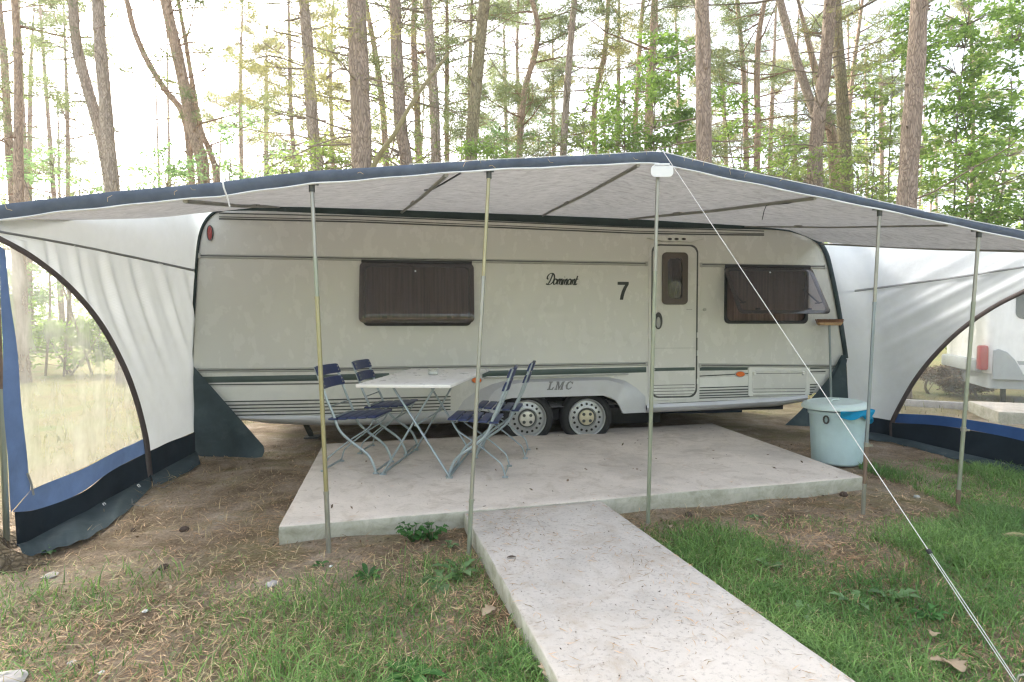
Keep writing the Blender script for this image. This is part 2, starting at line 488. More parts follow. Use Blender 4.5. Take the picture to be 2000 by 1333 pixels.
def ground_mat():
    m, t, o = new_mat('forest_floor')
    b = N(t, 'ShaderNodeBsdfPrincipled', Roughness=0.95); b.inputs['Specular IOR Level'].default_value = 0.1
    v = coords(t)
    c = ramp(t, noise(t, v, 2.2, 8, 0.65, 0.4), [(0.26, (0.13, 0.09, 0.058)), (0.44, (0.29, 0.225, 0.155)), (0.58, (0.43, 0.35, 0.27)), (0.74, (0.58, 0.51, 0.43))])
    fine = ramp(t, noise(t, v, 60, 8, 0.75), [(0.3, (0.35, 0.33, 0.31)), (0.62, (1.25, 1.22, 1.18))])
    c = mixc(t, 0.8, c, fine, 'MULTIPLY')
    moss = ramp(t, noise(t, v, 1.1, 8, 0.7, 0.3), [(0.50, (0, 0, 0)), (0.64, (0.65,) * 3)])
    c = mixc(t, moss, c, (0.19, 0.175, 0.06))
    # meadow and woodland floor further off
    sx = N(t, 'ShaderNodeSeparateXYZ'); t.links.new(v, sx.inputs[0])
    far = N(t, 'ShaderNodeMapRange'); far.inputs[1].default_value = 7.5; far.inputs[2].default_value = 11; t.links.new(sx.outputs['Y'], far.inputs[0])
    lft = N(t, 'ShaderNodeMapRange'); lft.inputs[1].default_value = -3.4; lft.inputs[2].default_value = -4.6; t.links.new(sx.outputs['X'], lft.inputs[0])
    mx = N(t, 'ShaderNodeMath', operation='MAXIMUM'); t.links.new(far.outputs[0], mx.inputs[0]); t.links.new(lft.outputs[0], mx.inputs[1])
    md = ramp(t, noise(t, v, 0.9, 8, 0.7), [(0.3, (0.26, 0.19, 0.11)), (0.5, (0.30, 0.27, 0.13)), (0.7, (0.19, 0.25, 0.09))])
    c = mixc(t, mx.outputs[0], c, md)
    t.links.new(c, b.inputs['Base Color'])
    n1 = noise(t, v, 45, 8, 0.75)
    t.links.new(bump(t, n1, 1.0, 0.035), b.inputs['Normal'])
    t.links.new(b.outputs[0], o.inputs[0])
    return m
M['ground'] = ground_mat()

def bark(name, low, high, z0, z1, plate=9):
    m, t, o = new_mat(name)
    b = N(t, 'ShaderNodeBsdfPrincipled', Roughness=0.9); b.inputs['Specular IOR Level'].default_value = 0.15
    v = coords(t, (1, 1, 0.22))
    vo = N(t, 'ShaderNodeTexVoronoi', Scale=plate * 4.2); vo.feature = 'DISTANCE_TO_EDGE'
    wob = N(t, 'ShaderNodeMixRGB', Fac=0.22)
    nn = N(t, 'ShaderNodeTexNoise', Scale=6.0); t.links.new(v, nn.inputs['Vector'])
    t.links.new(v, wob.inputs[1]); t.links.new(nn.outputs['Color'], wob.inputs[2])
    t.links.new(wob.outputs[0], vo.inputs['Vector'])
    sx = N(t, 'ShaderNodeSeparateXYZ'); t.links.new(coords(t), sx.inputs[0])
    mr = N(t, 'ShaderNodeMapRange'); mr.inputs[1].default_value = z0; mr.inputs[2].default_value = z1; t.links.new(sx.outputs['Z'], mr.inputs[0])
    n1 = noise(t, v, 5, 8, 0.7)
    ad = N(t, 'ShaderNodeMath', operation='ADD'); t.links.new(mr.outputs[0], ad.inputs[0])
    sb = N(t, 'ShaderNodeMath', operation='MULTIPLY_ADD'); sb.inputs[1].default_value = 1.2; sb.inputs[2].default_value = -0.6
    t.links.new(n1, sb.inputs[0]); t.links.new(sb.outputs[0], ad.inputs[1])
    c = mixc(t, ad.outputs[0], low, high)
    sh = ramp(t, noise(t, v, 22, 6, 0.7), [(0.3, (0.6, 0.58, 0.55)), (0.7, (1.25, 1.22, 1.2))])
    c = mixc(t, 0.8, c, sh, 'MULTIPLY')
    cr = ramp(t, vo.outputs['Distance'], [(0.0, (0.36, 0.33, 0.31)), (0.20, (1, 1, 1))])
    c = mixc(t, 0.8, c, cr, 'MULTIPLY')
    t.links.new(c, b.inputs['Base Color'])
    t.links.new(bump(t, vo.outputs['Distance'], 0.9, 0.03), b.inputs['Normal'])
    t.links.new(b.outputs[0], o.inputs[0])
    return m
M['bark_grey'] = bark('grey_brown_pine_bark', (0.37, 0.30, 0.245), (0.46, 0.355, 0.28), 3, 12)
M['bark_red'] = bark('reddish_pine_bark', (0.42, 0.33, 0.275), (0.56, 0.41, 0.31), 2, 8)
M['bark_moss'] = bark('dark_mossy_bark', (0.16, 0.13, 0.085), (0.20, 0.18, 0.09), 0, 2)
M['bark_pale'] = bark('pale_pine_bark', (0.46, 0.39, 0.34), (0.54, 0.44, 0.37), 3, 10)
M['bark_green'] = bark('mossy_green_bark', (0.30, 0.29, 0.18), (0.40, 0.34, 0.22), 2, 9)
M['twig'] = paint('brown_twig', (0.20, 0.155, 0.115), 0.9, 0.25, 8)
M['twig_green'] = paint('mossy_dead_branch', (0.22, 0.19, 0.10), 0.9, 0.25, 5)
M['needle'] = leafmat('pine_needles', (0.11, 0.15, 0.075), (0.22, 0.25, 0.12), 0.5)
M['needle_y'] = leafmat('yellowish_pine_needles', (0.19, 0.19, 0.09), (0.30, 0.28, 0.13), 0.55)
M['leaf'] = leafmat('green_leaves', (0.11, 0.215, 0.05), (0.27, 0.38, 0.10), 0.6)
M['leaf_y'] = leafmat('yellow_green_leaves', (0.17, 0.25, 0.08), (0.30, 0.37, 0.13), 0.6)
M['leaf_b'] = leafmat('bluish_green_leaves', (0.15, 0.28, 0.15), (0.28, 0.40, 0.19), 0.58)
M['grass'] = leafmat('grass_blades', (0.065, 0.17, 0.05), (0.23, 0.37, 0.12), 0.42, 1.6)
M['straw'] = leafmat('dry_needles', (0.30, 0.18, 0.10), (0.53, 0.38, 0.24), 0.1, 1.5)
M['straw_p'] = leafmat('pale_dry_grass', (0.38, 0.29, 0.16), (0.60, 0.49, 0.31), 0.15, 1.3)
M['meadow'] = leafmat('meadow_blades', (0.13, 0.15, 0.055), (0.26, 0.25, 0.11), 0.3)
M['weed'] = leafmat('weed_leaves', (0.035, 0.12, 0.03), (0.08, 0.20, 0.05), 0.35)
M['weed_p'] = leafmat('pale_weed_leaves', (0.10, 0.20, 0.08), (0.20, 0.30, 0.15), 0.35)
M['dead_leaf'] = leafmat('dead_leaf', (0.30, 0.22, 0.14), (0.45, 0.36, 0.27), 0.15)
M['cone'] = paint('pine_cone_scales', (0.075, 0.05, 0.035), 0.9, 0.3, 30)
M['stone'] = paint('grey_stone', (0.42, 0.39, 0.37), 0.9, 0.2, 12, bmp=0.5, bscale=30)
M['paper'] = paint('white_scrap', (0.80, 0.80, 0.78), 0.7, 0.05, 20)
# ================================================================== CARAVAN
cv = thing('caravan', 'long cream caravan with green stripe and black number 7 standing under the grey awning', 'caravan', (0, CY, 0), CYAW)
def cpts(px, off=0.0): return [car(a, b, off) for a, b in px]
outl = [(436, 411), (418, 417), (403, 432), (392, 458), (386, 500), (381, 580), (377, 650), (374, 720), (384, 760), (420, 797), (462, 815),
        (700, 810), (960, 802), (1290, 788), (1560, 776), (1600, 766), (1626, 744), (1642, 712), (1650, 685), (1645, 655), (1634, 590), (1622, 530), (1609, 490), (1588, 466), (1545, 452), (1480, 444),
        (1240, 437), (1000, 427), (700, 416)]
OUT = cpts(outl)
winL = [car(712, 522), car(918, 634)]
def hole(x0, y0, x1, y1, r):
    a = car(x0, y0); b = car(x1, y1); a2 = car(x0, y1); b2 = car(x1, y0)
    return rrect((a[0] + a2[0]) / 2, (a2[1] + b[1]) / 2, (b[0] + b2[0]) / 2, (a[1] + b2[1]) / 2, r)
HL = hole(712, 520, 917, 633, 0.06)
HR = hole(1418, 528, 1575, 629, 0.06)
HD = hole(1297, 499, 1337, 590, 0.05)
ARCH = cpts([(968, 803), (972, 785), (1000, 778), (1090, 775), (1178, 773), (1203, 783), (1216, 800)])
def rev(l): return list(l)
# side wall with window openings and the wheel arch notch cut into the lower edge
wall_out = []
for i, p in enumerate(outl):
    wall_out.append(car(*p))
    if p == (960, 802): wall_out += ARCH
link('body', fill2d([wall_out, HL, HR, HD], 0.03), M['cream'], cv, 30)
# shell: roof, ends, far side
mb = MB(); n = len(OUT); vs = []
for d in (0.03, 2.25):
    vs += [(u, d, z) for u, z in OUT]
top = range(n)
fs = []
for i in range(n):
    j = (i + 1) % n
    za, zb = OUT[i][1], OUT[j][1]
    fs.append((i, j, n + j, n + i))
fs.append(tuple(range(n, 2 * n)))
mb.add(vs, fs); mb.build('shell', M['cream'], cv, 35)
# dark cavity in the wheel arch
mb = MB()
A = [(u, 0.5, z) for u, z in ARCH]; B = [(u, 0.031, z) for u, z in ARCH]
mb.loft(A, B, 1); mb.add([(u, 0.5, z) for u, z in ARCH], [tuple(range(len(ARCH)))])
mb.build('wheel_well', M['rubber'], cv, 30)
# underside floor frame
mb = MB()
mb.box((0.2, 1.2, 0.34), (6.2, 2.0, 0.05)); mb.box((0.2, 0.8, 0.29), (5.6, 0.06, 0.08)); mb.box((0.2, 1.7, 0.29), (5.6, 0.06, 0.08))
mb.box((0.5, 1.2, 0.28), (0.08, 1.8, 0.1))
mb.build('chassis', M['rubber'], cv, 30)
mb = MB(); mb.box((0.65, 2.0, 0.19), (6.3, 0.02, 0.40)); mb.build('added_shade_sheet', M['navy'], cv, 30);  # far-side sheet, added to block light under the caravan
mb = MB(); mb.box((0.52, 1.1, 0.30), (0.12, 1.7, 0.12)); mb.box((1.6, 1.0, 0.22), (0.7, 0.7, 0.22)); mb.build('axle', M['rubber'], cv, 30)
for u in (-2.35,):
    mb = MB(); mb.bar([(u, 0.75, 0.22), (u + 0.08, 0.8, 0.0)], 0.05, 0.05, (0, 1, 0)); mb.box((u + 0.08, 0.8, 0.01), (0.16, 0.16, 0.02))
    mb.build('corner_steady', M['trim_dark'], cv, 30)
# skirt under the body: bulging grey sill
def sill(px_top, px_bot, name='sill'):
    T = cpts(px_top); Bm = cpts(px_bot); k = len(T)
    mb = MB(); rows = []
    for t, off in ((0, -0.004), (0.0, 0.02), (0.35, 0.032), (0.7, 0.012), (1.0, -0.05), (1.0, -0.3)):
        rows.append([Vector((T[i][0], -off, T[i][1] * (1 - t) + Bm[i][1] * t)) for i in range(k)])
    vs, fs = [], []
    for r_ in rows: vs += r_
    for j in range(len(rows) - 1):
        for i in range(k - 1): fs.append((j * k + i, j * k + i + 1, (j + 1) * k + i + 1, (j + 1) * k + i))
    mb.add(vs, fs); mb.build(name, M['silver'], cv, 45)
sill([(452, 814), (520, 812), (620, 812), (760, 809), (895, 803)], [(470, 818), (520, 829), (570, 834), (760, 832), (895, 828)])
sill([(1262, 790), (1400, 784), (1520, 777), (1575, 772)], [(1262, 808), (1400, 802), (1520, 795), (1575, 786)])
# trim rails
def strip(name, px_line, h_px, proud, mat, parent=cv, cap=True):
    mb = MB(); P = cpts(px_line)
    for (u0, z0), (u1, z1) in zip(P, P[1:]):
        h = h_px / F_PX * 6.1 / 2
        vs = []
        for u, z in ((u0, z0), (u1, z1)):
            vs += [(u, 0.001, z - h), (u, -proud, z - h * 0.6), (u, -proud, z + h * 0.6), (u, 0.001, z + h)]
        fs = [(0, 1, 5, 4), (1, 2, 6, 5), (2, 3, 7, 6), (0, 3, 2, 1), (4, 5, 6, 7)]
        mb.add(vs, fs)
    return mb.build(name, mat, parent, 20)
def rail(px_line):
    o = strip('trim_rail', px_line, 8, 0.016, M['trim'])
    s_ = strip('rail_groove', [(a, b - 0.6) for a, b in px_line], 2.6, 0.019, M['trim_dark'], o)
    for q in (px_line[0], px_line[-1]):
        u, z = car(*q); e = MB(); e.box((u, -0.010, z), (0.03, 0.022, 0.05)); e.build('end_cap', M['trim'], o, 30, bevel=0.004)
rail([(390, 500.5), (1262, 516)]); rail([(1368, 518), (1611, 522)])
rail([(386, 724), (640, 722), (1262, 711)]); rail([(1366, 714), (1638, 716)])
# stripe and shadow lines
strip('green_stripe', [(392, 742.5), (640, 738), (760, 735)], 12.5, 0.0035, M['green'])
strip('green_stripe', [(942, 733), (952, 730), (1262, 722.5)], 12, 0.0035, M['green'])
strip('green_stripe', [(1366, 720.5), (1460, 719)], 9.5, 0.0035, M['green'])
strip('green_stripe', [(1582, 717.5), (1628, 716.5)], 8.5, 0.0035, M['green'])
gl = []
for (yl, ym, yr) in ((751, 744.5, 727), (783, 775, 752), (790, 781.5, 757.5), (796.5, 788, 762.5), (803, 794, 767.5), (809.5, 800, 772)):
    gl.append([(400 + (yl - 742) * 0.8, yl + (1 if yl < 760 else 2)), (620, yl - 1), (880, ym)])
    gl.append([(1366, yr + 6 + (0 if yl > 760 else 2)), (1460, yr + 3.2), (1612 - (yr - 727) * 0.6, yr - 1)])
for half in (0, 1):
  mb = MB()
  for line in gl[half::2]:
    P = cpts(line)
    for (u0, z0), (u1, z1) in zip(P, P[1:]):
        mb.add([(u0, -0.0042, z0 - 0.006), (u1, -0.0042, z1 - 0.006), (u1, -0.0042, z1 + 0.006), (u0, -0.0042, z0 + 0.006),
                (u0, 0.001, z0 - 0.006), (u1, 0.001, z1 - 0.006), (u1, 0.001, z1 + 0.006), (u0, 0.001, z0 + 0.006)],
               [(0, 1, 2, 3), (0, 4, 5, 1), (3, 2, 6, 7), (0, 3, 7, 4), (1, 5, 6, 2)])
  mb.build('groove_lines', M['trim_dark'], cv, None)
mb = MB()
for dy, hh in ((0, 0.0055), (7, 0.004), (11, 0.007)):
    P = cpts([(428, 417 + dy), (700, 423 + dy), (1000, 435 + dy), (1240, 445 + dy), (1400, 449 + dy * 0.9), (1492, 452 + dy * 0.7)])
    for (u0, z0), (u1, z1) in zip(P, P[1:]):
        mb.add([(u0, -0.005, z0 - hh), (u1, -0.005, z1 - hh), (u1, -0.005, z1 + hh), (u0, -0.005, z0 + hh),
                (u0, 0.001, z0 - hh), (u1, 0.001, z1 - hh), (u1, 0.001, z1 + hh), (u0, 0.001, z0 + hh)],
               [(0, 1, 2, 3), (0, 4, 5, 1), (3, 2, 6, 7), (0, 3, 7, 4), (1, 5, 6, 2)])
mb.build('roof_edge_lines', M['trim_dark'], cv, None)
# lower pale panel (below the stripe the paint is a shade whiter)
lp = cpts([(404, 757), (640, 751), (880, 745), (880, 773), (620, 780), (424, 785)])
link('lower_panel', fill2d([lp], 0.004, 0.003), M['cream_low'], cv, None)
lp = cpts([(1366, 739), (1458, 735), (1612, 731), (1608, 752), (1458, 758), (1366, 762)])
link('lower_panel', fill2d([lp], 0.004, 0.003), M['cream_low'], cv, None)

# windows
def ring(loop_out, loop_in, depth, front, bevel=0.003): return fill2d([loop_out, loop_in], depth, front, bevel)
def grow(loop, d):
    cx = sum(p[0] for p in loop) / len(loop); cz = sum(p[1] for p in loop) / len(loop)
    return [(p[0] + d * math.copysign(1, p[0] - cx), p[1] + d * math.copysign(1, p[1] - cz)) for p in loop]
def van_window(H, ang, grow_px, curtain, width_adj=(0, 0), open_arm=False, hgt=None):
    us = [p[0] for p in H]; zs = [p[1] for p in H]
    u0, u1, z0, z1 = min(us), max(us), min(zs), max(zs)
    root = link('window', ring(grow(H, 0.022), grow(H, -0.012), 0.03, 0.008), M['rubber'], cv, 40)
    # curtain and dark room behind the opening
    mb = MB(); k = 60
    A = [(u0 - 0.05 + (u1 - u0 + 0.1) * i / k, 0.075 + 0.004 * math.sin(i * 1.5) + 0.003 * math.sin(i * 0.53), z0 - 0.08) for i in range(k + 1)]
    B = [(p[0], p[1], z1 + 0.08) for p in A]
    mb.loft(A, B, 1); mb.build('curtain', M['curtain'], root, 60)
    mb = MB(); mb.box(((u0 + u1) / 2, 0.35, (z0 + z1) / 2), (u1 - u0 + 0.3, 0.4, z1 - z0 + 0.3)); 
    me = mb.mesh(); bm = bmesh.new(); bm.from_mesh(me)
    bm.faces.ensure_lookup_table()
    bmesh.ops.delete(bm, geom=[f for f in bm.faces if f.calc_center_median().y < 0.2], context='FACES'); bm.to_mesh(me); bm.free()
    link('interior', me, M['dark'], root)
    # hinged bulging pane
    a0, a1 = u0 - 0.045 + width_adj[0], u1 + 0.045 + width_adj[1]
    h = hgt or (z1 - z0 + 0.06)
    Mx = Matrix.Translation((0, -0.022, z1 + 0.035)) @ Matrix.Rotation(-ang, 4, 'X')
    def grid(inset, bulge, k=24, m=14):
        mb = MB(); vs, fs = [], []
        for j in range(m + 1):
            for i in range(k + 1):
                s, t = i / k, j / m
                # rounded rectangle parametrisation
                x = a0 + inset + (a1 - a0 - 2 * inset) * s; z = -inset - (h - 2 * inset) * t
                edge = min(s, 1 - s) * (a1 - a0) / 0.06; edge2 = min(t, 1 - t) * h / 0.06
                e = min(1, min(edge, edge2)); b = bulge * (1 - (1 - e) ** 2)
                r = 0.055
                dx = max(0, r - min(x - a0 - inset, a1 - inset - x)); dz = max(0, r - min(-z - inset, h - inset + z))
                q = math.hypot(dx, dz)
                if q > r:
                    cx_ = (a0 + inset + r) if s < 0.5 else (a1 - inset - r); cz_ = (-inset - r) if t < 0.5 else (-h + inset + r)
                    x = cx_ + (x - cx_) * r / q; z = cz_ + (z - cz_) * r / q
                vs.append(Mx @ Vector((x, -b, z)))
        for j in range(m):
            for i in range(k): fs.append((j * (k + 1) + i, j * (k + 1) + i + 1, (j + 1) * (k + 1) + i + 1, (j + 1) * (k + 1) + i))
        return mb.add(vs, fs)
    pane = grid(0.0, 0.022).build('pane', M['acrylic'], root, 50)
    fr_o = rrect(a0, -h, a1, 0, 0.055); fr_i = rrect(a0 + 0.045, -h + 0.045, a1 - 0.045, -0.045, 0.03)
    me = fill2d([fr_o, fr_i], 0.010, -0.002, 0.003); me.transform(Mx); link('pane_border', me, M['acrylic'], root, 40)
    # hinge bar on top
    mb = MB(); mb.tube([(a0 + 0.02, -0.02, z1 + 0.04), (a1 - 0.02, -0.02, z1 + 0.04)], 0.018, 10); mb.build('hinge', M['rubber'], root, 40)
    if open_arm:
        for ux in (a0 + 0.09, a1 - 0.09):
            e = Mx @ Vector((ux, 0.008, -h + 0.14))
            mb = MB(); mb.tube([(ux, -0.01, z1 - 0.22), e], 0.009, 6)
            mb.tube([e + Vector((-0.05, 0, 0)), e + Vector((0.03, 0, 0.01))], 0.008, 6)
            mb.build('stay_arm', M['rubber'], root, 40)
    for q in (0.22, 0.78):
        mb = MB(); e = Mx @ Vector((a0 + (a1 - a0) * q, 0.012, -h + 0.06)); mb.box(e, (0.05, 0.02, 0.03)); mb.build('latch', M['rubber'], root, 30, bevel=0.004)
    mb = MB(); e = Mx @ Vector(((a0 + a1) / 2 - 0.02, -0.024, -0.10)); mb.lathe([(0.0, -0.006), (0.009, -0.006), (0.009, 0.004), (0, 0.004)], e, 10, Matrix.Rotation(math.pi / 2, 3, 'X'))
    mb.build('label_dot', M['white_pl'], root, 30)
    return root
van_window(HL, R(10), 0, 'curtain', hgt=0.645)
van_window(HR, R(33), 0, 'curtain', open_arm=True, hgt=0.64)

# door
DO = hole(1271, 478, 1362, 777, 0.09); 
door = link('door', fill2d([grow(DO, -0.017), HD], 0.012, 0.008, 0.002), M['cream'], cv, 35)
link('door_seal', fill2d([DO, grow(DO, -0.017)], 0.008, 0.0065), M['trim_dark'], door, None)
link('door_frame', ring(grow(DO, 0.028), DO, 0.012, 0.012, 0.003), M['cream'], door, 35)
us = [p[0] for p in HD]; zs = [p[1] for p in HD]
wf = link('door_window', ring(grow(HD, 0.03), grow(HD, -0.035), 0.035, 0.03, 0.006), M['brown_frame'], door, 40)
mb = MB(); cx_, cz_ = (min(us) + max(us)) / 2, (min(zs) + max(zs)) / 2
mb.box((cx_, -0.004, cz_), (max(us) - min(us), 0.006, max(zs) - min(zs))); mb.build('pane', M['acrylic'], wf, None)
mb = MB(); mb.box((cx_, 0.4, cz_), (0.5, 0.5, 0.9)); me = mb.mesh(); bm = bmesh.new(); bm.from_mesh(me)
bmesh.ops.delete(bm, geom=[f for f in bm.faces if f.calc_center_median().y < 0.2], context='FACES'); bm.to_mesh(me); bm.free(); link('interior', me, M['dark'], wf)
mb = MB(); k = 24; zt = cz_ - 0.02; zb_ = min(zs) - 0.02
A = [(min(us) + (max(us) - min(us)) * i / k, 0.034 + 0.006 * math.sin(i * 2.1), zb_) for i in range(k + 1)]
B = [(p[0], p[1], zt - 0.10 * (abs(i / k - 0.62) * 1.7) ** 1.5) for i, p in enumerate(A)]
mb.loft(A, B, 1); mb.build('curtain', M['curtain_lit'], wf, 60)
u, z = car(1285, 627); 
hnd = link('handle', fill2d([ell(u, z, 0.045, 0.095)], 0.02, 0.026, 0.006), M['trim_dark'], door, 40)
link('grip', fill2d([ell(u - 0.008, z - 0.02, 0.024, 0.062)], 0.02, 0.04, 0.006), M['trim'], hnd, 40)
u, z = car(1276, 722); mb = MB(); mb.lathe([(0, -0.012), (0.014, -0.012), (0.016, 0), (0.016, 0.006)], (u, -0.012, z), 12, Matrix.Rotation(-math.pi / 2, 3, 'X')); mb.build('lock', M['trim'], door, 40)
strip('stripe', [(1276, 722.3), (1356, 720.6)], 9.5, 0.0105, M['green'], door)
strip('waist_line', [(1277, 680.5), (1357, 680)], 1.6, 0.0098, M['trim'], door)
for dy in (0, 6, 12, 18, 23): strip('waist_line', [(1276, 753 + dy), (1356, 751.5 + dy)], 1.8, 0.0098, M['trim_dark'], door)
strip('maker_plate', [(1340, 605), (1351, 605)], 2.5, 0.0105, M['trim'], door)
u, z = car(1376, 605); link('peg_socket', fill2d([ell(u, z, 0.022, 0.018)], 0.008, 0.007, 0.002), M['trim'], cv, 40)
for q in (655, 690, 745): 
    u, z = car(1361, q); mb = MB(); mb.tube([(u, -0.018, z - 0.03), (u, -0.018, z + 0.03)], 0.009, 8); mb.build('hinge', M['cream_low'], door, 40)
# lamp over the door
P0 = cpts([(1262, 466), (1290, 461), (1316, 459), (1345, 461), (1372, 468), (1345, 474), (1316, 473), (1290, 472)])
lamp = link('door_lamp', fill2d([P0], 0.05, 0.045, 0.008), M['cream'], cv, 40)
for q in (1305, 1318, 1332):
    u, z = car(q, 468.5); link('lamp_slot', fill2d([ell(u, z, 0.026, 0.012)], 0.01, 0.049, 0.002), M['dark'], lamp, 40)
# markers
u, z = car(411, 456); rm = link('side_marker', fill2d([ell(u, z, 0.024, 0.072)], 0.02, 0.018, 0.005), M['red'], cv, 40)
link('marker_rim', fill2d([ell(u, z, 0.031, 0.080), ell(u, z, 0.022, 0.069)], 0.02, 0.020, 0.003), M['trim_dark'], rm, 40)
for q in ((931, 743), (1445, 731)):
    u, z = car(*q); om = link('side_marker', fill2d([ell(u, z, 0.052, 0.029)], 0.022, 0.02, 0.006), M['orange'], cv, 40)
    link('marker_base', fill2d([ell(u, z, 0.062, 0.038)], 0.01, 0.009, 0.002), M['trim'], om, 40)
# service hatch
HT = hole(1461, 716, 1581, 774, 0.03)
ht = link('service_hatch', fill2d([HT], 0.012, 0.010, 0.004), M['cream_low'], cv, 40)
link('hatch_inset', fill2d([grow(HT, -0.045)], 0.006, 0.013, 0.002), M['cream'], ht, 40)
for dy in (14, 44, 50, 56): strip('hatch_line', [(1470, 716 + dy), (1571, 715 + dy)], 1.7, 0.0145, M['trim_dark'], ht)
for q in (1472, 1568):
    u, z = car(q, 729); mb = MB(); mb.lathe([(0, -0.012), (0.018, -0.012), (0.024, 0), (0.024, 0.006)], (u, -0.014, z), 14, Matrix.Rotation(-math.pi / 2, 3, 'X')); mb.build('latch', M['cream_low'], ht, 40)
# fender over the twin wheels
ot = [(893, 800), (905, 782), (930, 764), (960, 751), (985, 744), (1040, 740.5), (1120, 737.5), (1190, 737), (1222, 744), (1244, 758), (1262, 775), (1262, 806)]
it = [(945, 803), (948, 790), (958, 775), (966, 764), (988, 752), (1042, 747), (1120, 744), (1188, 743), (1214, 750), (1222, 762), (1226, 785), (1221, 808)]
arch = [(968, 808), (968, 800), (970, 790), (974, 782), (1000, 778), (1050, 776.5), (1120, 774.5), (1176, 773), (1192, 776), (1203, 783), (1210, 793), (1217, 808)]
mb = MB()
rows = [[(u, 0.002, z) for u, z in cpts(ot)], [(u, -0.075, z) for u, z in cpts(it, 0.075)], [(u, -0.075, z) for u, z in cpts(arch, 0.075)], [(u, 0.05, z) for u, z in cpts(arch, 0.0)]]
k = len(ot); vs = sum(rows, []); fs = []
for j in range(3):
    for i in range(k - 1): fs.append((j * k + i, j * k + i + 1, (j + 1) * k + i + 1, (j + 1) * k + i))
mb.add(vs, fs)
fd = mb.build('wheel_fender', M['silver'], cv, 25)
strip('fender_rail', [(945, 739), (1040, 737), (1226, 731)], 3.5, 0.03, M['trim'], fd)
# lettering helper: ribbons with a broad-nib pen
def pen(strokes, place, base, thick, name, mat, parent, thin=0.35, ang=35, front=0.002, hs=1.0):
    mb = MB()
    for st in strokes:
        pts = smooth_line(st, max(8, 6 * len(st))) if len(st) > 2 else [st[0], st[1]]
        P = [Vector((*place(*p), 0)) for p in pts]
        vs = []
        for i, p in enumerate(P):
            d = (P[min(i + 1, len(P) - 1)] - P[max(i - 1, 0)]).normalized()
            w_ = base * (thin + (1 - thin) * abs(math.sin(math.atan2(d.y, d.x) - R(ang))))
            nrm = Vector((-d.y, d.x, 0))
            for s_ in (1, -1):
                q = p + nrm * (w_ / 2 * s_)
                vs += [(q.x, -front - thick, q.y), (q.x, -front, q.y)]
        fs = []
        for i in range(len(P) - 1):
            a = i * 4; b = a + 4
            fs += [(a, a + 2, b + 2, b), (a, b, b + 1, a + 1), (a + 2, a + 3, b + 3, b + 2)]
        mb.add(vs, fs)
    return mb.build(name, mat, parent, None)
# script name: 62 px wide in the photo, letters slant to the right
ua, za = car(1066, 556); ub, _ = car(1130, 556)
SW = (ub - ua) / 6.35
def pl(x, y): return (ua + SW * (x + 0.28 * y), za + SW * 1.12 * y)
D = [[(0.0, 0.12), (0.25, 0.02), (0.55, 0.35), (0.75, 1.1), (0.85, 1.75)],
     [(0.0, 0.12), (0.45, -0.02), (0.95, 0.08), (1.3, 0.6), (1.3, 1.3), (0.95, 1.8), (0.4, 1.85), (0.02, 1.5), (-0.02, 1.05), (0.25, 0.85)]]
def o_(x): return [[(x + 0.55, 0.75), (x + 0.2, 0.95), (x, 0.5), (x + 0.15, 0.05), (x + 0.45, 0.1), (x + 0.62, 0.5), (x + 0.5, 0.9)]]
def n_(x, k): 
    s_ = [[(x, 0.9), (x + 0.02, 0.0)]]
    for i in range(k): s_ += [[(x + 0.02 + 0.4 * i, 0.2), (x + 0.12 + 0.4 * i, 0.75), (x + 0.3 + 0.4 * i, 0.95), (x + 0.41 + 0.4 * i, 0.6), (x + 0.41 + 0.4 * i, 0.0)]]
    s_[-1].append((x + 0.52 + 0.4 * (k - 1), 0.08)); return s_
S = D + o_(1.38) + n_(2.12, 2) + [[(3.2, 0.9), (3.18, 0.1), (3.32, 0.05)], [(3.24, 1.25), (3.34, 1.32)]] + n_(3.5, 1)
S += o_(4.12) + [[(4.72, 0.9), (4.70, 0.12), (4.84, 0.05)]] + n_(5.0, 1) + [[(5.75, 1.5), (5.62, 0.2), (5.8, 0.0), (6.0, 0.2)], [(5.5, 0.95), (6.02, 0.95)]]
pen(S, pl, 0.017, 0.0015, 'script_lettering', M['ink'], cv, 0.42, 20)
# the number
ua7, zb7 = car(1206, 586); uc7, zt7 = car(1228, 551)
def p7(x, y): return (ua7 + (uc7 - ua7) * x, zb7 + (zt7 - zb7) * y)
seven = [(0.0, 1), (1, 1), (1, 0.86), (0.82, 0.66), (0.66, 0.42), (0.56, 0.2), (0.50, 0), (0.20, 0), (0.26, 0.22), (0.38, 0.48), (0.54, 0.70), (0.67, 0.83), (0.0, 0.83)]
link('number', fill2d([[p7(*q) for q in seven]], 0.003, 0.002), M['ink'], cv, None)
# maker letters on the fender, slanted slab letters
ue, ze = car(1068, 762, 0.075); ug, zt = car(1118, 745, 0.075)
LH = zt - ze; LW = (ug - ue)
def poly(loop, x0, wd): return [(ue + LW * (x0 + wd * x) + 0.28 * LH * y, ze + LH * y) for x, y in loop]
L_ = [(0, 0), (0.95, 0), (1.0, 0.35), (0.86, 0.35), (0.76, 0.13), (0.46, 0.13), (0.46, 0.87), (0.62, 0.87), (0.62, 1), (0.02, 1), (0.02, 0.87), (0.18, 0.87), (0.18, 0.13), (0, 0.13)]
M_ = [(0, 0), (0.34, 0), (0.34, 0.12), (0.24, 0.12), (0.24, 0.7), (0.46, 0), (0.56, 0), (0.76, 0.7), (0.76, 0.12), (0.66, 0.12), (0.66, 0), (1.08, 0), (1.08, 0.12), (0.99, 0.12), (0.99, 0.88), (1.08, 0.88), (1.08, 1), (0.76, 1), (0.54, 0.36), (0.34, 1), (0, 1), (0, 0.88), (0.1, 0.88), (0.1, 0.12), (0, 0.12)]
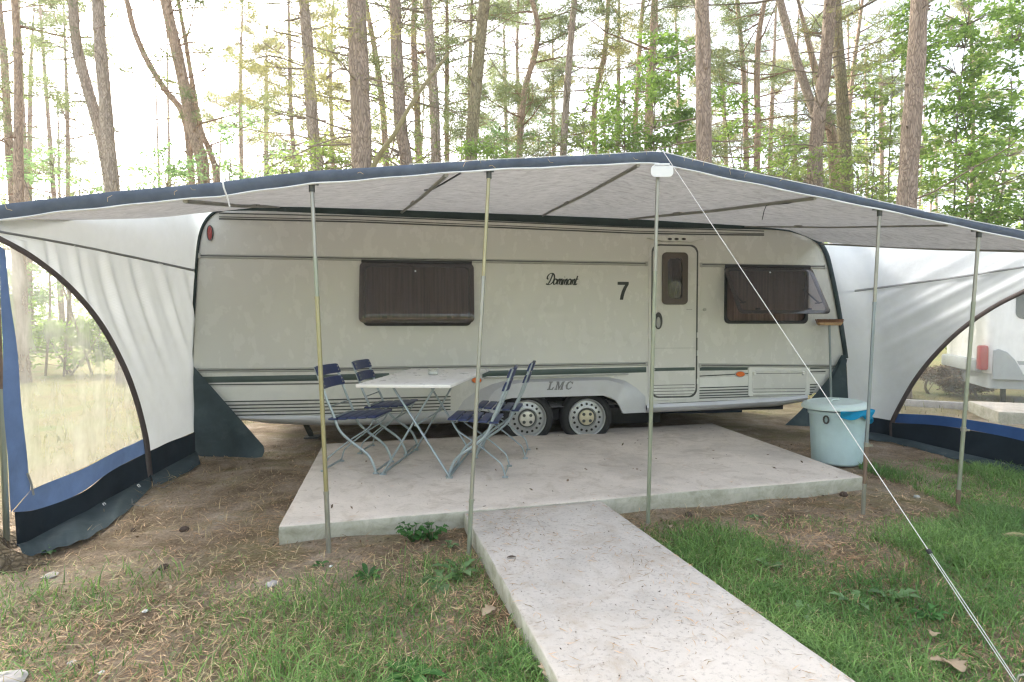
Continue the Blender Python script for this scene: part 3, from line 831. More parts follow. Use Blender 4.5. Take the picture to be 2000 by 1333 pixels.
C_ = [(1.0, 0.95), (0.9, 0.95), (0.84, 0.9), (0.6, 1.01), (0.25, 0.92), (0.03, 0.5), (0.22, 0.08), (0.58, -0.01), (0.86, 0.08), (1.0, 0.3), (0.9, 0.34), (0.76, 0.16), (0.56, 0.12), (0.38, 0.25), (0.32, 0.52), (0.42, 0.8), (0.6, 0.88), (0.8, 0.8), (0.9, 0.64), (1.0, 0.66)]
for nm, g, x0, wd in (('L', L_, 0.0, 0.24), ('M', M_, 0.29, 0.31), ('C', C_, 0.68, 0.27)):
    link('maker_letter', fill2d([poly(g, x0, wd)], 0.012, 0.081, 0.0), M['ink_grey'], fd, None)
# wheels
def wheel(px, py, hubmat):
    u, z = car(px, py, 0.0)
    z = 0.295
    RM = Matrix.Rotation(math.pi / 2, 3, 'X')     # lathe axis z -> -y (towards the path)
    w_ = bpy.data.objects.new('wheel', None); COL.objects.link(w_); w_.parent = cv; w_.location = (u, 0.11, z)
    mb = MB(); mb.lathe([(0.205, 0.075), (0.225, 0.092), (0.255, 0.092), (0.282, 0.075), (0.294, 0.045), (0.296, 0), (0.294, -0.045), (0.282, -0.075), (0.255, -0.092), (0.205, -0.08)], n=48, M=RM)
    mb.build('tyre', M['tyre'], w_, 40)
    mb = MB(); mb.lathe([(0.212, 0.078), (0.206, 0.092), (0.198, 0.09), (0.194, 0.07), (0.186, 0.055), (0.165, 0.058), (0.13, 0.066), (0.112, 0.07), (0.104, 0.05), (0.0, 0.045)], n=48, M=RM)
    rm_ = mb.build('rim', M['rim'], w_, 30)
    for k in range(16):
        mb = MB(); a = 2 * math.pi * k / 16
        c = Vector((0.149 * math.cos(a), -0.0625, 0.149 * math.sin(a)))
        mb.lathe([(0.0, 0.004), (0.0135, 0.003), (0.015, -0.004)], c, 12, RM)
        mb.build('rim_hole', M['dark'], rm_, 40)
    mb = MB(); mb.lathe([(0.085, 0.045), (0.085, 0.066), (0.078, 0.074), (0.03, 0.080), (0.0, 0.080)], n=32, M=RM)
    hb = mb.build('hub_cap', hubmat, w_, 35)
    mb = MB(); mb.lathe([(0.085, 0.05), (0.102, 0.05)], n=32, M=RM); mb.build('hub_ring', M['trim_dark'], hb, 35)
    for k in range(4):
        mb = MB(); a = math.pi / 4 + k * math.pi / 2; c = Vector((0.052 * math.cos(a), -0.078, 0.052 * math.sin(a)))
        mb.lathe([(0.018, 0.0), (0.018, 0.006), (0.011, 0.006), (0.010, 0.001), (0, 0.001)], c, 12, RM)
        mb.build('wheel_bolt', M['trim_dark'], hb, 35)
wheel(1031, 822, M['hub']); wheel(1148, 822, M['hub_gold'])
# keder strip (dark piping) down the rear corner belongs to the caravan's awning rail
def cw3(px, py, off=0.0):
    u, z = car(px, py, off); return Vector((u, -off, z))
mb = MB(); mb.tube([cw3(*p, 0.012) for p in smooth_line([(436, 410), (418, 416), (402, 432), (391, 458), (385, 500), (380, 580), (376, 650), (373, 722)], 30)], 0.015, 8)
mb.build('awning_rail', M['green_fab'], cv, 50)
mb = MB(); mb.tube([cw3(*p, 0.012) for p in smooth_line([(1480, 443), (1545, 451), (1590, 467), (1612, 492), (1625, 540), (1637, 600), (1648, 670), (1652, 700)], 30)], [0.010 + 0.016 * min(i / 12, 1) for i in range(30)], 8)
mb.build('awning_rail', M['flap'], cv, 50)
# ================================================================== GROUND, SLAB, PATH
def gh(x, y):
    x = np.asarray(x, float); y = np.asarray(y, float)
    h = 0.010 * np.sin(x * 2.1 + 1) * np.cos(y * 2.7) + 0.006 * np.sin(x * 5.3 + y * 3.9) + 0.004 * np.sin(x * 11 - y * 9)
    return h - 0.004
xs = np.concatenate([np.linspace(-110, -8, 10)[:-1], np.linspace(-8, 8, 161), np.linspace(8, 110, 10)[1:]])
ys = np.concatenate([np.linspace(-60, -1, 8)[:-1], np.linspace(-1, 11, 121), np.linspace(11, 120, 12)[1:]])
gx, gy = np.meshgrid(xs, ys)
near = ((np.abs(gx) <= 8) & (gy >= -1) & (gy <= 11)).astype(float)
gz = gh(gx, gy) * near
nx = len(xs)
vs = np.stack([gx, gy, gz], -1).reshape(-1, 3)
fs = [(j * nx + i, j * nx + i + 1, (j + 1) * nx + i + 1, (j + 1) * nx + i) for j in range(len(ys) - 1) for i in range(nx - 1)]
me = bpy.data.meshes.new('ground'); me.from_pydata(vs.tolist(), [], fs)
g = link('ground', me, M['ground'], None, 60); g['kind'] = 'structure'; g['label'] = 'brown forest floor with pine litter and moss'

def slab(name, corners, ztop, mat, nx_, ny_, seed, zb=-0.03):
    r = random.Random(seed)
    c = [Vector((p[0], p[1], 0)) for p in corners]       # front-left, front-right, back-right, back-left
    mb = MB()
    def P(s, t): return (c[0] * (1 - s) + c[1] * s) * (1 - t) + (c[3] * (1 - s) + c[2] * s) * t
    cen = P(0.5, 0.5)
    vs, fs = [], []
    for j in range(ny_ + 1):
        for i in range(nx_ + 1):
            p = P(i / nx_, j / ny_)
            vs.append(Vector((p.x, p.y, ztop + 0.0022 * math.sin(p.x * 3.1 + seed) * math.cos(p.y * 2.3) + r.uniform(-0.0008, 0.0008))))
    for j in range(ny_):
        for i in range(nx_): a = j * (nx_ + 1) + i; fs.append((a, a + 1, a + nx_ + 2, a + nx_ + 1))
    loop = [i for i in range(nx_ + 1)] + [j * (nx_ + 1) + nx_ for j in range(1, ny_ + 1)] + [ny_ * (nx_ + 1) + i for i in range(nx_ - 1, -1, -1)] + [j * (nx_ + 1) for j in range(ny_ - 1, 0, -1)]
    base = [vs[i].copy() for i in loop]
    prev = loop
    nl = len(loop)
    for depth, out in ((0.006, 0.006), (0.05, 0.007), (0.085, 0.005), (ztop - zb, 0.0)):
        ring_ = []
        for k, b in enumerate(base):
            t = base[(k + 1) % nl] - base[k - 1]; nrm = Vector((t.y, -t.x, 0)).normalized()
            o_ = out + r.uniform(-0.0012, 0.0012) + (0.0012 * math.sin(k * 1.7 + seed) if depth > 0.04 else 0)
            vs.append(Vector((b.x, b.y, ztop - depth)) + nrm * o_); ring_.append(len(vs) - 1)
        for k in range(nl): fs.append((prev[k], ring_[k], ring_[(k + 1) % nl], prev[(k + 1) % nl]))
        prev = ring_
    mb.add(vs, fs)
    o = mb.build(name, mat, None, 50); o['kind'] = 'structure'
    return o
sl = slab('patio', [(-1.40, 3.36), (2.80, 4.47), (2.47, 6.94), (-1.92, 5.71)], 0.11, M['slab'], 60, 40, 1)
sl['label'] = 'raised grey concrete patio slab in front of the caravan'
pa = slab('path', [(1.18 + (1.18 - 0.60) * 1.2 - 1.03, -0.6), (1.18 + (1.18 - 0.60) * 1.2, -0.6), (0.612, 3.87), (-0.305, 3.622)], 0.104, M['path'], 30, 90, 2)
pa['label'] = 'pale rough concrete path strewn with pine needles'

# ================================================================== AWNING
AW = Vector((0.6, 4.6, 0))
aw = thing('awning', 'big caravan awning with grey roof, blue valance and white side walls', 'awning', AW)
def amb(): return MB(AW)
FX = [-30, 200, 430, 609, 955, 1290, 1717, 1912, 2100]
FY = [3.13, 3.20, 3.28, 3.35, 3.45, 3.75, 3.95, 4.10, 4.42]
LOW = [(-30, 435), (0, 431), (110, 415), (215, 405), (330, 392), (430, 384), (520, 371), (610, 359), (700, 353), (800, 344), (955, 332), (1100, 326), (1200, 321), (1275, 319), (1292, 320), (1310, 325), (1400, 345), (1500, 365), (1600, 386), (1717, 409), (1800, 427), (1912, 451), (2000, 470), (2100, 492)]
UPP = [(-30, 404), (0, 400), (110, 387), (215, 375), (330, 365), (430, 356), (520, 344), (610, 334), (700, 329), (800, 322), (955, 313), (1100, 306), (1200, 301), (1275, 297), (1292, 297), (1310, 302), (1400, 324), (1500, 345), (1600, 366), (1717, 394), (1800, 412), (1912, 435), (2000, 452), (2100, 474)]
def edge_low(px, dz=0.0):
    p = at(px, interp(px, [a for a, b in LOW], [b for a, b in LOW]), interp(px, FX, FY)); p.z += dz; return p
def edge_up(px):
    return at(px, interp(px, [a for a, b in UPP], [b for a, b in UPP]), interp(px, FX, FY))
RP = [(425, 412), (520, 404), (600, 405), (785, 411), (1060, 421), (1230, 428), (1450, 441), (1540, 449), (1600, 473)]
RF = [-30, 360, 500, 870, 1245, 1590, 1850, 1960, 2100]
def rear(px):
    rx = interp(px, RF, [a for a, b in RP]); ry = interp(px, RF, [b for a, b in RP])
    return carw(rx, ry, 0.03)
mb = amb(); K, J = 110, 16
vs, fs = [], []
sagx = [360, 870, 1245, 1590, 1850]
for j in range(J + 1):
    t = j / J
    for i in range(K + 1):
        px = -30 + 2130 * i / K
        p = edge_low(px, 0.012).lerp(rear(px), t)
        d = min(abs(px - s_) for s_ in sagx)
        p.z += -0.035 * math.sin(math.pi * t) * min(d / 160, 1) ** 1.5 + 0.004 * math.sin(px * 0.05 + t * 9) * math.sin(math.pi * t)
        vs.append(p)
for j in range(J):
    for i in range(K): fs.append((j * (K + 1) + i, j * (K + 1) + i + 1, (j + 1) * (K + 1) + i + 1, (j + 1) * (K + 1) + i))
mb.add(vs, fs); mb.build('roof', M['roof'], aw, 60)
# padded valance along the front edge
mb = amb(); vs, fs = [], []; K = 150
for i in range(K + 1):
    px = -30 + 2130 * i / K
    a, b = edge_low(px), edge_up(px); m_ = (a + b) / 2; h = (b - a).length
    pl_ = 0.004 * math.sin(px * 0.11) + 0.003 * math.sin(px * 0.31)
    bul = 0.016 + pl_ * 0.6
    sec = [a, a.lerp(b, 0.25) + Vector((0, -bul * 0.75, 0)), a.lerp(b, 0.55) + Vector((0, -bul, 0)), a.lerp(b, 0.85) + Vector((0, -bul * 0.6, 0)), b + Vector((0, 0, pl_ * 0.12)),
           a.lerp(b, 0.8) + Vector((0, 0.03, 0)), a.lerp(b, 0.3) + Vector((0, 0.03, 0))]
    vs += sec
for i in range(K):
    for k in range(7): fs.append((i * 7 + k, i * 7 + (k + 1) % 7, (i + 1) * 7 + (k + 1) % 7, (i + 1) * 7 + k))
mb.add(vs, fs); va = mb.build('valance', M['valance'], aw, 60)
mb = amb(); mb.tube([edge_low(-30 + 2130 * i / 120) + Vector((0, -0.008, -0.003 + 0.002 * math.sin(i * 0.9))) for i in range(121)], 0.006, 6); mb.build('piping', M['piping'], va, 60)
mb = amb(); mb.tube([edge_up(1292 + 810 * i / 60) + Vector((0, -0.010, 0.0)) for i in range(61)], 0.0025, 5)
mb.tube([edge_up(800 + 492 * i / 40) + Vector((0, -0.010, 0.0)) for i in range(41)], 0.0016, 5); mb.build('seam_cord', M['piping'], va, 60)
# dry needles and threads caught on the valance
mb = amb()
for px in (30, 215, 345, 386, 700, 905, 940, 955, 1080, 1165, 1190, 1245, 1262, 1335, 1350, 1372, 1405, 1425, 1452, 1520):
    a, b = edge_low(px), edge_up(px)
    p = a.lerp(b, random.uniform(0.25, 0.9)) + Vector((0, -0.020, 0)); ang = random.uniform(-1.9, 1.9); L_n = random.uniform(0.03, 0.07)
    mb.tube([p, p + Vector((math.sin(ang) * L_n * 0.5, -0.004, math.cos(ang) * L_n * 0.5)), p + Vector((math.sin(ang + 0.5) * L_n, 0.0, math.cos(ang + 0.5) * L_n))], 0.0012, 4)
mb.build('caught_needles', M['straw_p'], va, None)
# tie loop round the valance
def loop_tie(px):
    a, b = edge_low(px), edge_up(px)
    mb = amb(); mb.tube([a + Vector((0.02, -0.02, -0.07)), a + Vector((0.012, -0.03, -0.02)), a.lerp(b, 0.4) + Vector((0, -0.046, 0)), a.lerp(b, 0.8) + Vector((-0.01, -0.036, 0)), b + Vector((-0.02, 0.0, 0.012)), b + Vector((-0.02, 0.05, 0))], 0.005, 6)
    mb.build('tie_loop', M['rope'], aw, 50)
loop_tie(445)
# roof poles under the cloth
def rafter(fp, rp, name='roof_pole', r=0.0135, dz=-0.022):
    a = edge_low(fp, dz + 0.01); b = carw(rp[0], rp[1], 0.05)
    mb = amb(); mid = a.lerp(b, 0.45); mid.z -= 0.012
    mb.tube([a, mid, b], r, 10)
    mb.tube([a.lerp(b, 0.62), a.lerp(b, 0.66)], r * 1.35, 10)
    mb.build(name, M['rafter'], aw, 50)
    return a, b
rafter(362, (545, 404)); r2 = rafter(872, (785, 415)); rafter(1247, (1060, 421)); r4 = rafter(1592, (1228, 428)); rafter(1850, (1455, 443), r=0.008); rafter(2095, (1603, 477), r=0.010)
# strap hanging from the roof pole
a, b = r4
q0 = a.lerp(b, 0.04); q1 = a.lerp(b, 0.17)
mb = amb(); mb.bar([q0, a.lerp(b, 0.10) + Vector((0, -0.01, -0.018)), q1 + Vector((0, 0, -0.012)), q1 + Vector((-0.03, -0.02, -0.02)), q1 + Vector((-0.05, -0.03, -0.06)), q1 + Vector((-0.065, -0.03, -0.13))], 0.016, 0.004, (0.3, 1, 0.1))
mb.build('strap', M['rubber'], aw, 40)
a, b = r2
mb = amb(); mb.bar([a.lerp(b, -0.03) + Vector((0.07, 0, 0)), a.lerp(b, 0.12) + Vector((0.03, -0.01, -0.015)), a.lerp(b, 0.24) + Vector((0.012, -0.012, -0.012)), a.lerp(b, 0.3) + Vector((-0.02, -0.02, 0.0))], 0.02, 0.006, (0.3, 1, 0.1))
mb.build('strap', M['rubber'], aw, 40)
# dark green strip joining the roof to the caravan rail
T = [(436, 411), (480, 406), (540, 400.5), (620, 401), (785, 405), (1000, 415), (1240, 426), (1400, 434), (1500, 441), (1560, 450)]
Bt = [(436, 413), (480, 412), (540, 413.5), (620, 417), (785, 424), (1000, 433), (1240, 443.5), (1400, 447), (1500, 449), (1560, 455)]
mb = amb(); n_p = 60
TT, BB = smooth_line(T, n_p), smooth_line(Bt, n_p)
mb.loft([carw(x, y, 0.03 + 0.006 * math.sin(i)) for i, (x, y) in enumerate(TT)], [carw(x, y, 0.018 + 0.004 * math.sin(i * 1.3)) for i, (x, y) in enumerate(BB)], 3)
mb.build('rail_strip', M['green_fab'], aw, 60)

# ---- left side wall
LA, LB = Vector((-2.85, 3.2, 0)), Vector((-3.2, 5.68, 0))
LD = (LB - LA).normalized(); LN = Vector((LD.y, -LD.x, 0))      # normal pointing into the awning
def lw(px, py, off=0.0):
    r = ray(px, py); t = ((LA - Vector((0, 0, EYE))).dot(LN)) / r.dot(LN)
    return Vector((0, 0, EYE)) + r * t + LN * off
RA, RB = Vector((4.25, 6.75, 0)), Vector((4.75, 4.40, 0))
RD = (RB - RA).normalized(); RN = Vector((RD.y, -RD.x, 0))
if RN.x > 0: RN = -RN
def redge(py): return interp(py, [440, 470, 500, 540, 590, 655, 690, 720, 860], [1575, 1598, 1612, 1624, 1635, 1648, 1653, 1655, 1660])
def rw(px, py, off=0.0):
    r = ray(px, py); o_ = Vector((0, 0, EYE))
    tp = ((RA - o_).dot(RN)) / r.dot(RN)
    tc = carw(px, py, 0.0); tcy = (tc - o_).length / r.length
    w_ = (px - redge(py)) / 115.0; w_ = min(max(w_, 0), 1); w_ = w_ * w_ * (3 - 2 * w_)
    return o_ + r * (tcy * (1 - w_) + tp * w_) + RN * off
def lfold(x, y):
    ph = (x + 0.42 * (y - 470)) if y < 700 else x + 0.42 * 230
    f = math.exp(-((y - 580) / 110.0) ** 2)
    bend = x - 0.0011 * max(0, y - 500) ** 2 * 0.55 - 0.18 * (y - 480)
    a = 0.011 * f * (math.sin(bend * 0.19) + 0.6 * math.sin(bend * 0.31 + 1) + 0.4 * math.sin(bend * 0.083 + 2))
    return a * (1.0 if y > 470 else 0) + 0.006 * math.sin(x * 0.02 + y * 0.013)
def rfold(x, y):
    s_ = (y - 560) + 0.52 * (x - 1640)           # folds fan from the caravan edge up to the right
    f = math.exp(-((s_ - 130) / 120.0) ** 2)
    return 0.009 * f * (math.sin(s_ * 0.115) + 0.5 * math.sin(s_ * 0.19 + 1.2) + 0.3 * math.sin(s_ * 0.31)) * min(max((x - redge(y)) / 30, 0), 1) + 0.006 * math.sin(x * 0.02 + y * 0.017)
def panel(A, B, m, mp, fold=None, off=0.0, n_=60, curve=True):
    A = smooth_line(A, n_) if curve and len(A) > 2 else [(p.x, p.y) for p in resample([(a, b, 0) for a, b in A], n_)]
    B = smooth_line(B, n_) if curve and len(B) > 2 else [(p.x, p.y) for p in resample([(a, b, 0) for a, b in B], n_)]
    mb = amb(); vs, fs = [], []
    for j in range(m + 1):
        t = j / m
        for i in range(n_):
            x = A[i][0] * (1 - t) + B[i][0] * t; y = A[i][1] * (1 - t) + B[i][1] * t
            vs.append(mp(x, y, off + (fold(x, y) if fold else 0)))
    for j in range(m):
        for i in range(n_ - 1): fs.append((j * n_ + i, j * n_ + i + 1, (j + 1) * n_ + i + 1, (j + 1) * n_ + i))
    return mb.add(vs, fs)
def hem(A, B, m, mp, n_, wav):
    A = smooth_line(A, n_); B = smooth_line(B, n_); mb = amb(); vs, fs = [], []
    for j in range(m + 1):
        t = j / m
        for i in range(n_):
            p = mp(*A[i], 0.012); p.z = max(p.z, 0.05); q = ground_at(*B[i], 0.012); e = p.lerp(q, t)
            e.z += 0.022 * math.sin(math.pi * t) * (0.6 + 0.6 * math.sin(A[i][0] * wav)) + 0.006 * math.sin(A[i][0] * wav * 2.3) * t
            vs.append(e)
    for j in range(m):
        for i in range(n_ - 1): fs.append((j * n_ + i, j * n_ + i + 1, (j + 1) * n_ + i + 1, (j + 1) * n_ + i))
    return mb.add(vs, fs)
def poly_r(pts, n_): return [(p.x, p.y) for p in resample([(a, b, 0) for a, b in pts], n_)]
ARCL = [(-40, 452), (0, 470), (60, 504), (130, 560), (190, 630), (235, 710), (262, 780), (280, 850), (285, 885)]
sw = bpy.data.objects.new('side_wall', None); COL.objects.link(sw); sw.parent = aw
# upper white panel, between the roof edge and the seam
f0, r0 = edge_low(-30), rear(-30)
mb = amb(); vs, fs = [], []; n_ = 50; m = 12
seam = poly_r([(-40, 443), (0, 453), (190, 488), (379, 530)], n_)
edg_t = poly_r([(-30, 435), (165, 419), (330, 413), (425, 412)], n_)
for j in range(m + 1):
    t = j / m
    for i in range(n_):
        lx, ly = seam[i]
        q = i / (n_ - 1)
        # right border follows the caravan outline
        rx = 379 + (425 - 379) * ((1 - (1 - t) ** 0.45) if t < 1 else 1) if i == n_ - 1 else None
        x = lx * (1 - t) + edg_t[i][0] * t; y = ly * (1 - t) + edg_t[i][1] * t
        xr_line = 379 + 46 * t; yr = 530 - 118 * t
        xr_true = interp(yr, [411, 417, 432, 458, 500, 530], [430, 416, 402, 391, 384, 381])
        x += (xr_true - xr_line) * q ** 3
        vs.append(lw(x, y, 0.006 * math.sin(x * 0.02 + y * 0.013)))
for j in range(m):
    for i in range(n_ - 1): fs.append((j * n_ + i, j * n_ + i + 1, (j + 1) * n_ + i + 1, (j + 1) * n_ + i))
mb.add(vs, fs); mb.build('upper_panel', M['white_fab'], sw, 70)
# lower white panel with hanging folds
A = ARCL; B = [(-40, 443), (0, 453), (190, 488), (384, 531), (381, 600), (378, 690), (379, 760), (382, 843)]
A_ = smooth_line(A, 120); B_ = poly_r(B, 120)
mb = panel(A_, B_, 44, lw, lfold, n_=120, curve=False); mb.build('lower_panel', M['white_fab'], sw, 80)
panel(smooth_line([(285, 868), (286, 875), (286, 883)], 10), [(380, 842), (380, 843), (380, 844)], 4, lw, n_=10, curve=False)
mb = panel([(-40, 441), (0, 451), (190, 486), (380, 527)], [(-40, 445.5), (0, 455.5), (190, 490.5), (380, 531.5)], 2, lw, lambda x, y: 0.006 * math.sin(x * 0.02 + y * 0.013) + 0.006, n_=60); mb.build('seam_tape', M['seam'], sw, 60, solid=0.003)
# zipped arch of the clear window
def offset_line(L, d):
    L = [Vector((x, y, 0)) for x, y in L]; out = []
    for i, p in enumerate(L):
        t = (L[min(i + 1, len(L) - 1)] - L[max(i - 1, 0)]).normalized(); out.append((p.x - t.y * d, p.y + t.x * d))
    return out
LZ = smooth_line(ARCL + [(288, 915), (293, 957)], 90)
mb = panel(offset_line(LZ, -5.0), offset_line(LZ, 5.0), 2, lw, None, 0.014, n_=90, curve=False); mb.build('zip_band', M['zip'], sw, 60, solid=0.006)
INN = [(7, 490), (17, 574), (32, 698), (50, 896), (58, 958)]
BT = [(58, 958), (149, 920), (208, 891), (283, 856)]
fl_a = smooth_line(ARCL[1:-2] + [(281, 856)], 80)
fl_b = poly_r(INN + BT[1:], 80)
mb = panel(fl_a, fl_b, 20, lw, lambda x, y: 0.006 * math.sin(x * 0.06 + y * 0.02) + 0.004 * math.sin(x * 0.13 - y * 0.03), n_=80, curve=False); mb.build('clear_window', M['film'], sw, 80)
OUTB = [(-6, 478), (-1, 560), (2, 673), (7, 826), (20, 1001)]
mb = panel(OUTB, INN, 5, lw, lambda x, y: 0.003 * math.sin(y * 0.03) + 0.006, n_=60); mb.build('blue_border', M['blue_fab'], sw, 70)
LOB = [(20, 1001), (74, 995), (149, 965), (218, 920), (287, 883)]
mb = panel(BT, LOB, 6, lw, lambda x, y: 0.006 + 0.008 * math.sin(x * 0.05 + y * 0.02), n_=50); mb.build('blue_border', M['blue_fab'], sw, 70)
NB = [(25, 1069), (99, 1049), (173, 1018), (248, 973), (291, 940)]
mb = panel(LOB, NB, 8, lw, lambda x, y: 0.006 + 0.016 * math.sin(x * 0.045 + 0.6) * min(1, max(0, (y - 880) / 60)), n_=60); mb.build('skirt', M['navy'], sw, 70)
mb = panel([(288, 882), (330, 864), (379, 844)], [(292, 938), (330, 917), (380, 893)], 6, lw, lambda x, y: 0.006 + 0.008 * math.sin(x * 0.09), n_=30); mb.build('skirt', M['navy'], sw, 70)
NB2 = [(26, 1064), (99, 1044), (173, 1010), (248, 966), (291, 934)]
GB = [(47, 1092), (110, 1072), (175, 1049), (236, 1008), (297, 953)]
mb = hem(NB2, GB, 8, lw, 60, 0.06); mb.build('mud_flap', M['flap'], sw, 70)
mb = hem([(291, 934), (330, 912), (381, 888)], [(300, 952), (345, 934), (392, 907)], 6, lw, 30, 0.09); mb.build('mud_flap', M['flap'], sw, 70)
# loose tie tapes and ladder pegs along the hem
mb = amb()
q = lw(50, 915, 0.02); mb.bar([lw(46, 925, 0.02), lw(52, 945, 0.024), lw(55, 968, 0.03)], 0.014, 0.004, LD)
mb.build('tie_tape', M['seam'], sw, None)
for x, y in ((185, 1028), (254, 985)):
    p = lw(x, y, 0.06); p.z = max(p.z, 0.06)
    mb = amb()
    e = p + LN * 0.03 + Vector((0.01, 0, -0.055))
    for s_ in (-0.011, 0.011): mb.tube([p + LD * s_, e + LD * s_], 0.003, 5)
    for t in (0, 0.33, 0.66, 1): mb.tube([p.lerp(e, t) + LD * -0.011, p.lerp(e, t) + LD * 0.011], 0.003, 5)
    mb.build('peg_ladder', M['paper'], sw, 40)
for x, y, dx in ((258, 985, 45), (300, 948, 40)):
    a = ground_at(x, y, 0.012); b = ground_at(x + dx * 0.5, y + 5, 0.014); c = ground_at(x + dx, y - 8, 0.012)
    mb = amb(); mb.tube([a + Vector((0, 0, 0.04)), a, b, c], 0.0025, 5); mb.build('loose_cord', M['seam'], sw, 50)

# triangular tarpaulin flap at the caravan's rear corner
mb = amb(); vs, fs = [], []; n_ = 26; m = 22
for j in range(m + 1):
    t = j / m
    xl, yl = interp(t, [0, 0.5, 1], [370, 374, 384]), 708 + 204 * t
    xr, yr = interp(t, [0, 0.85, 0.93, 1], [373, 503, 519, 512]), interp(t, [0, 0.85, 0.93, 1], [710, 858, 876, 893])
    for i in range(n_):
        q = i / (n_ - 1); x = xl * (1 - q) + xr * q; y = yl * (1 - q) + yr * q
        off = 0.03 + 0.10 * t * q + 0.03 * t * math.sin(q * 5 + t * 4) + 0.018 * t * math.sin((x * 0.5 + y) * 0.05) + 0.012 * t * math.sin((x - y * 0.6) * 0.09)
        vs.append(carw(x, y, off))
for j in range(m):
    for i in range(n_ - 1): fs.append((j * n_ + i, j * n_ + i + 1, (j + 1) * n_ + i + 1, (j + 1) * n_ + i))
mb.add(vs, fs); mb.build('corner_flap', M['flap'], aw, 70)

# ---- right side wall
sr = bpy.data.objects.new('side_wall', None); COL.objects.link(sr); sr.parent = aw
SEAM = [(1634, 573), (1700, 565), (1800, 552), (1900, 538), (2000, 522), (2110, 505)]
mb = panel([(1598, 475), (1700, 478), (1800, 480), (1900, 482), (2000, 484), (2110, 486)], SEAM, 12, rw, rfold, n_=70); mb.build('upper_panel', M['white_fab'], sr, 80)
ARCR = [(2110, 528), (2050, 548), (2000, 571), (1940, 602), (1880, 644), (1830, 692), (1790, 742), (1762, 790), (1746, 822)]
A_ = smooth_line(list(reversed(SEAM)), 100)[:-1] + [(1634, 573)]
A_ = poly_r(list(reversed(SEAM)) + [(1648, 655), (1655, 720), (1658, 800), (1662, 815)], 120)
B_ = smooth_line(ARCR, 120)
mb = panel(A_, B_, 44, rw, rfold, n_=120, curve=False); mb.build('lower_panel', M['white_fab'], sr, 80)
mb = panel([(a, b - 2) for a, b in SEAM], [(a, b + 2) for a, b in SEAM], 2, rw, lambda x, y: rfold(x, y) + 0.022, n_=60); mb.build('seam_tape', M['seam'], sr, 60, solid=0.003)
RZ = smooth_line(ARCR + [(1743, 840), (1745, 857)], 90)
mb = panel(offset_line(RZ, -4.2), offset_line(RZ, 4.2), 2, rw, None, 0.016, n_=90, curve=False); mb.build('zip_band', M['zip'], sr, 60, solid=0.006)
BTR = [(1748, 808), (1830, 812), (1912, 823), (2000, 838), (2110, 862)]
fa = smooth_line(list(reversed(ARCR[:-1])) , 80); fb = poly_r(BTR, 80)
mb = panel(fa, fb, 18, rw, lambda x, y: 0.004 * math.sin(x * 0.05 + y * 0.03), n_=80, curve=False); mb.build('clear_window', M['film_r'], sr, 80)
LOR = [(1745, 826), (1830, 831), (1912, 843), (2000, 862), (2110, 890)]
mb = panel(BTR, LOR, 5, rw, lambda x, y: 0.006 + 0.006 * math.sin(x * 0.05), n_=50); mb.build('blue_border', M['blue_dark'], sr, 70)
NBR = [(1746, 857), (1830, 878), (1912, 898), (2000, 921), (2110, 955)]
mb = panel(LOR, NBR, 8, rw, lambda x, y: 0.008 + 0.014 * math.sin(x * 0.04 + 1), n_=60); mb.build('skirt', M['navy'], sr, 70)
mb = panel([(1662, 812), (1700, 815), (1746, 822)], [(1662, 850), (1700, 851), (1746, 858)], 5, rw, lambda x, y: 0.006 + 0.006 * math.sin(x * 0.08), n_=30); mb.build('skirt', M['navy'], sr, 70)
mb = hem([(1664, 845), (1746, 853), (1830, 872), (1912, 892), (2000, 914), (2110, 946)], [(1664, 856), (1746, 866), (1830, 888), (1912, 909), (2000, 932), (2110, 968)], 6, rw, 60, 0.06); mb.build('mud_flap', M['flap'], sr, 70)
for x, y in ((1833, 880), (1967, 912)):
    p = rw(x, y, 0.04); p.z = max(p.z, 0.05); e = p + RN * 0.06 + Vector((0, 0, -0.045)); mb = amb()
    for s_ in (-0.011, 0.011): mb.tube([p + RD * s_, e + RD * s_], 0.0035, 5)
    for t in (0, 0.5, 1): mb.tube([p.lerp(e, t) + RD * -0.011, p.lerp(e, t) + RD * 0.011], 0.0035, 5)
    mb.build('peg_ladder', M['steel'], sr, 40)
# grey flap at the caravan's front corner
mb = amb(); vs, fs = [], []; n_ = 16; m = 18
for j in range(m + 1):
    t = j / m
    xl, yl = interp(t, [0, 0.25, 0.5, 0.75, 1], [1643, 1618, 1582, 1560, 1533]), interp(t, [0, 0.25, 0.5, 0.75, 1], [694, 740, 782, 806, 831])
    xr, yr = interp(t, [0, 1], [1652, 1660]), 694 + 142 * t
    for i in range(n_):
        q = i / (n_ - 1); x = xl * (1 - q) + xr * q; y = yl * (1 - q) + yr * q
        off = 0.035 + 0.07 * t * (1 - q) + 0.02 * t * math.sin(q * 6 + t * 5)
        vs.append(carw(x, y, off))
for j in range(m):
    for i in range(n_ - 1): fs.append((j * n_ + i, j * n_ + i + 1, (j + 1) * n_ + i + 1, (j + 1) * n_ + i))
mb.add(vs, fs); mb.build('corner_flap', M['flap'], aw, 70)
mb = panel([(1644, 700), (1636, 722), (1626, 738)], [(1655, 702), (1650, 724), (1640, 738)], 3, lambda x, y, o: carw(x, y, 0.075 + o), None, n_=12); mb.build('flap_tongue', M['flap'], aw, 60)

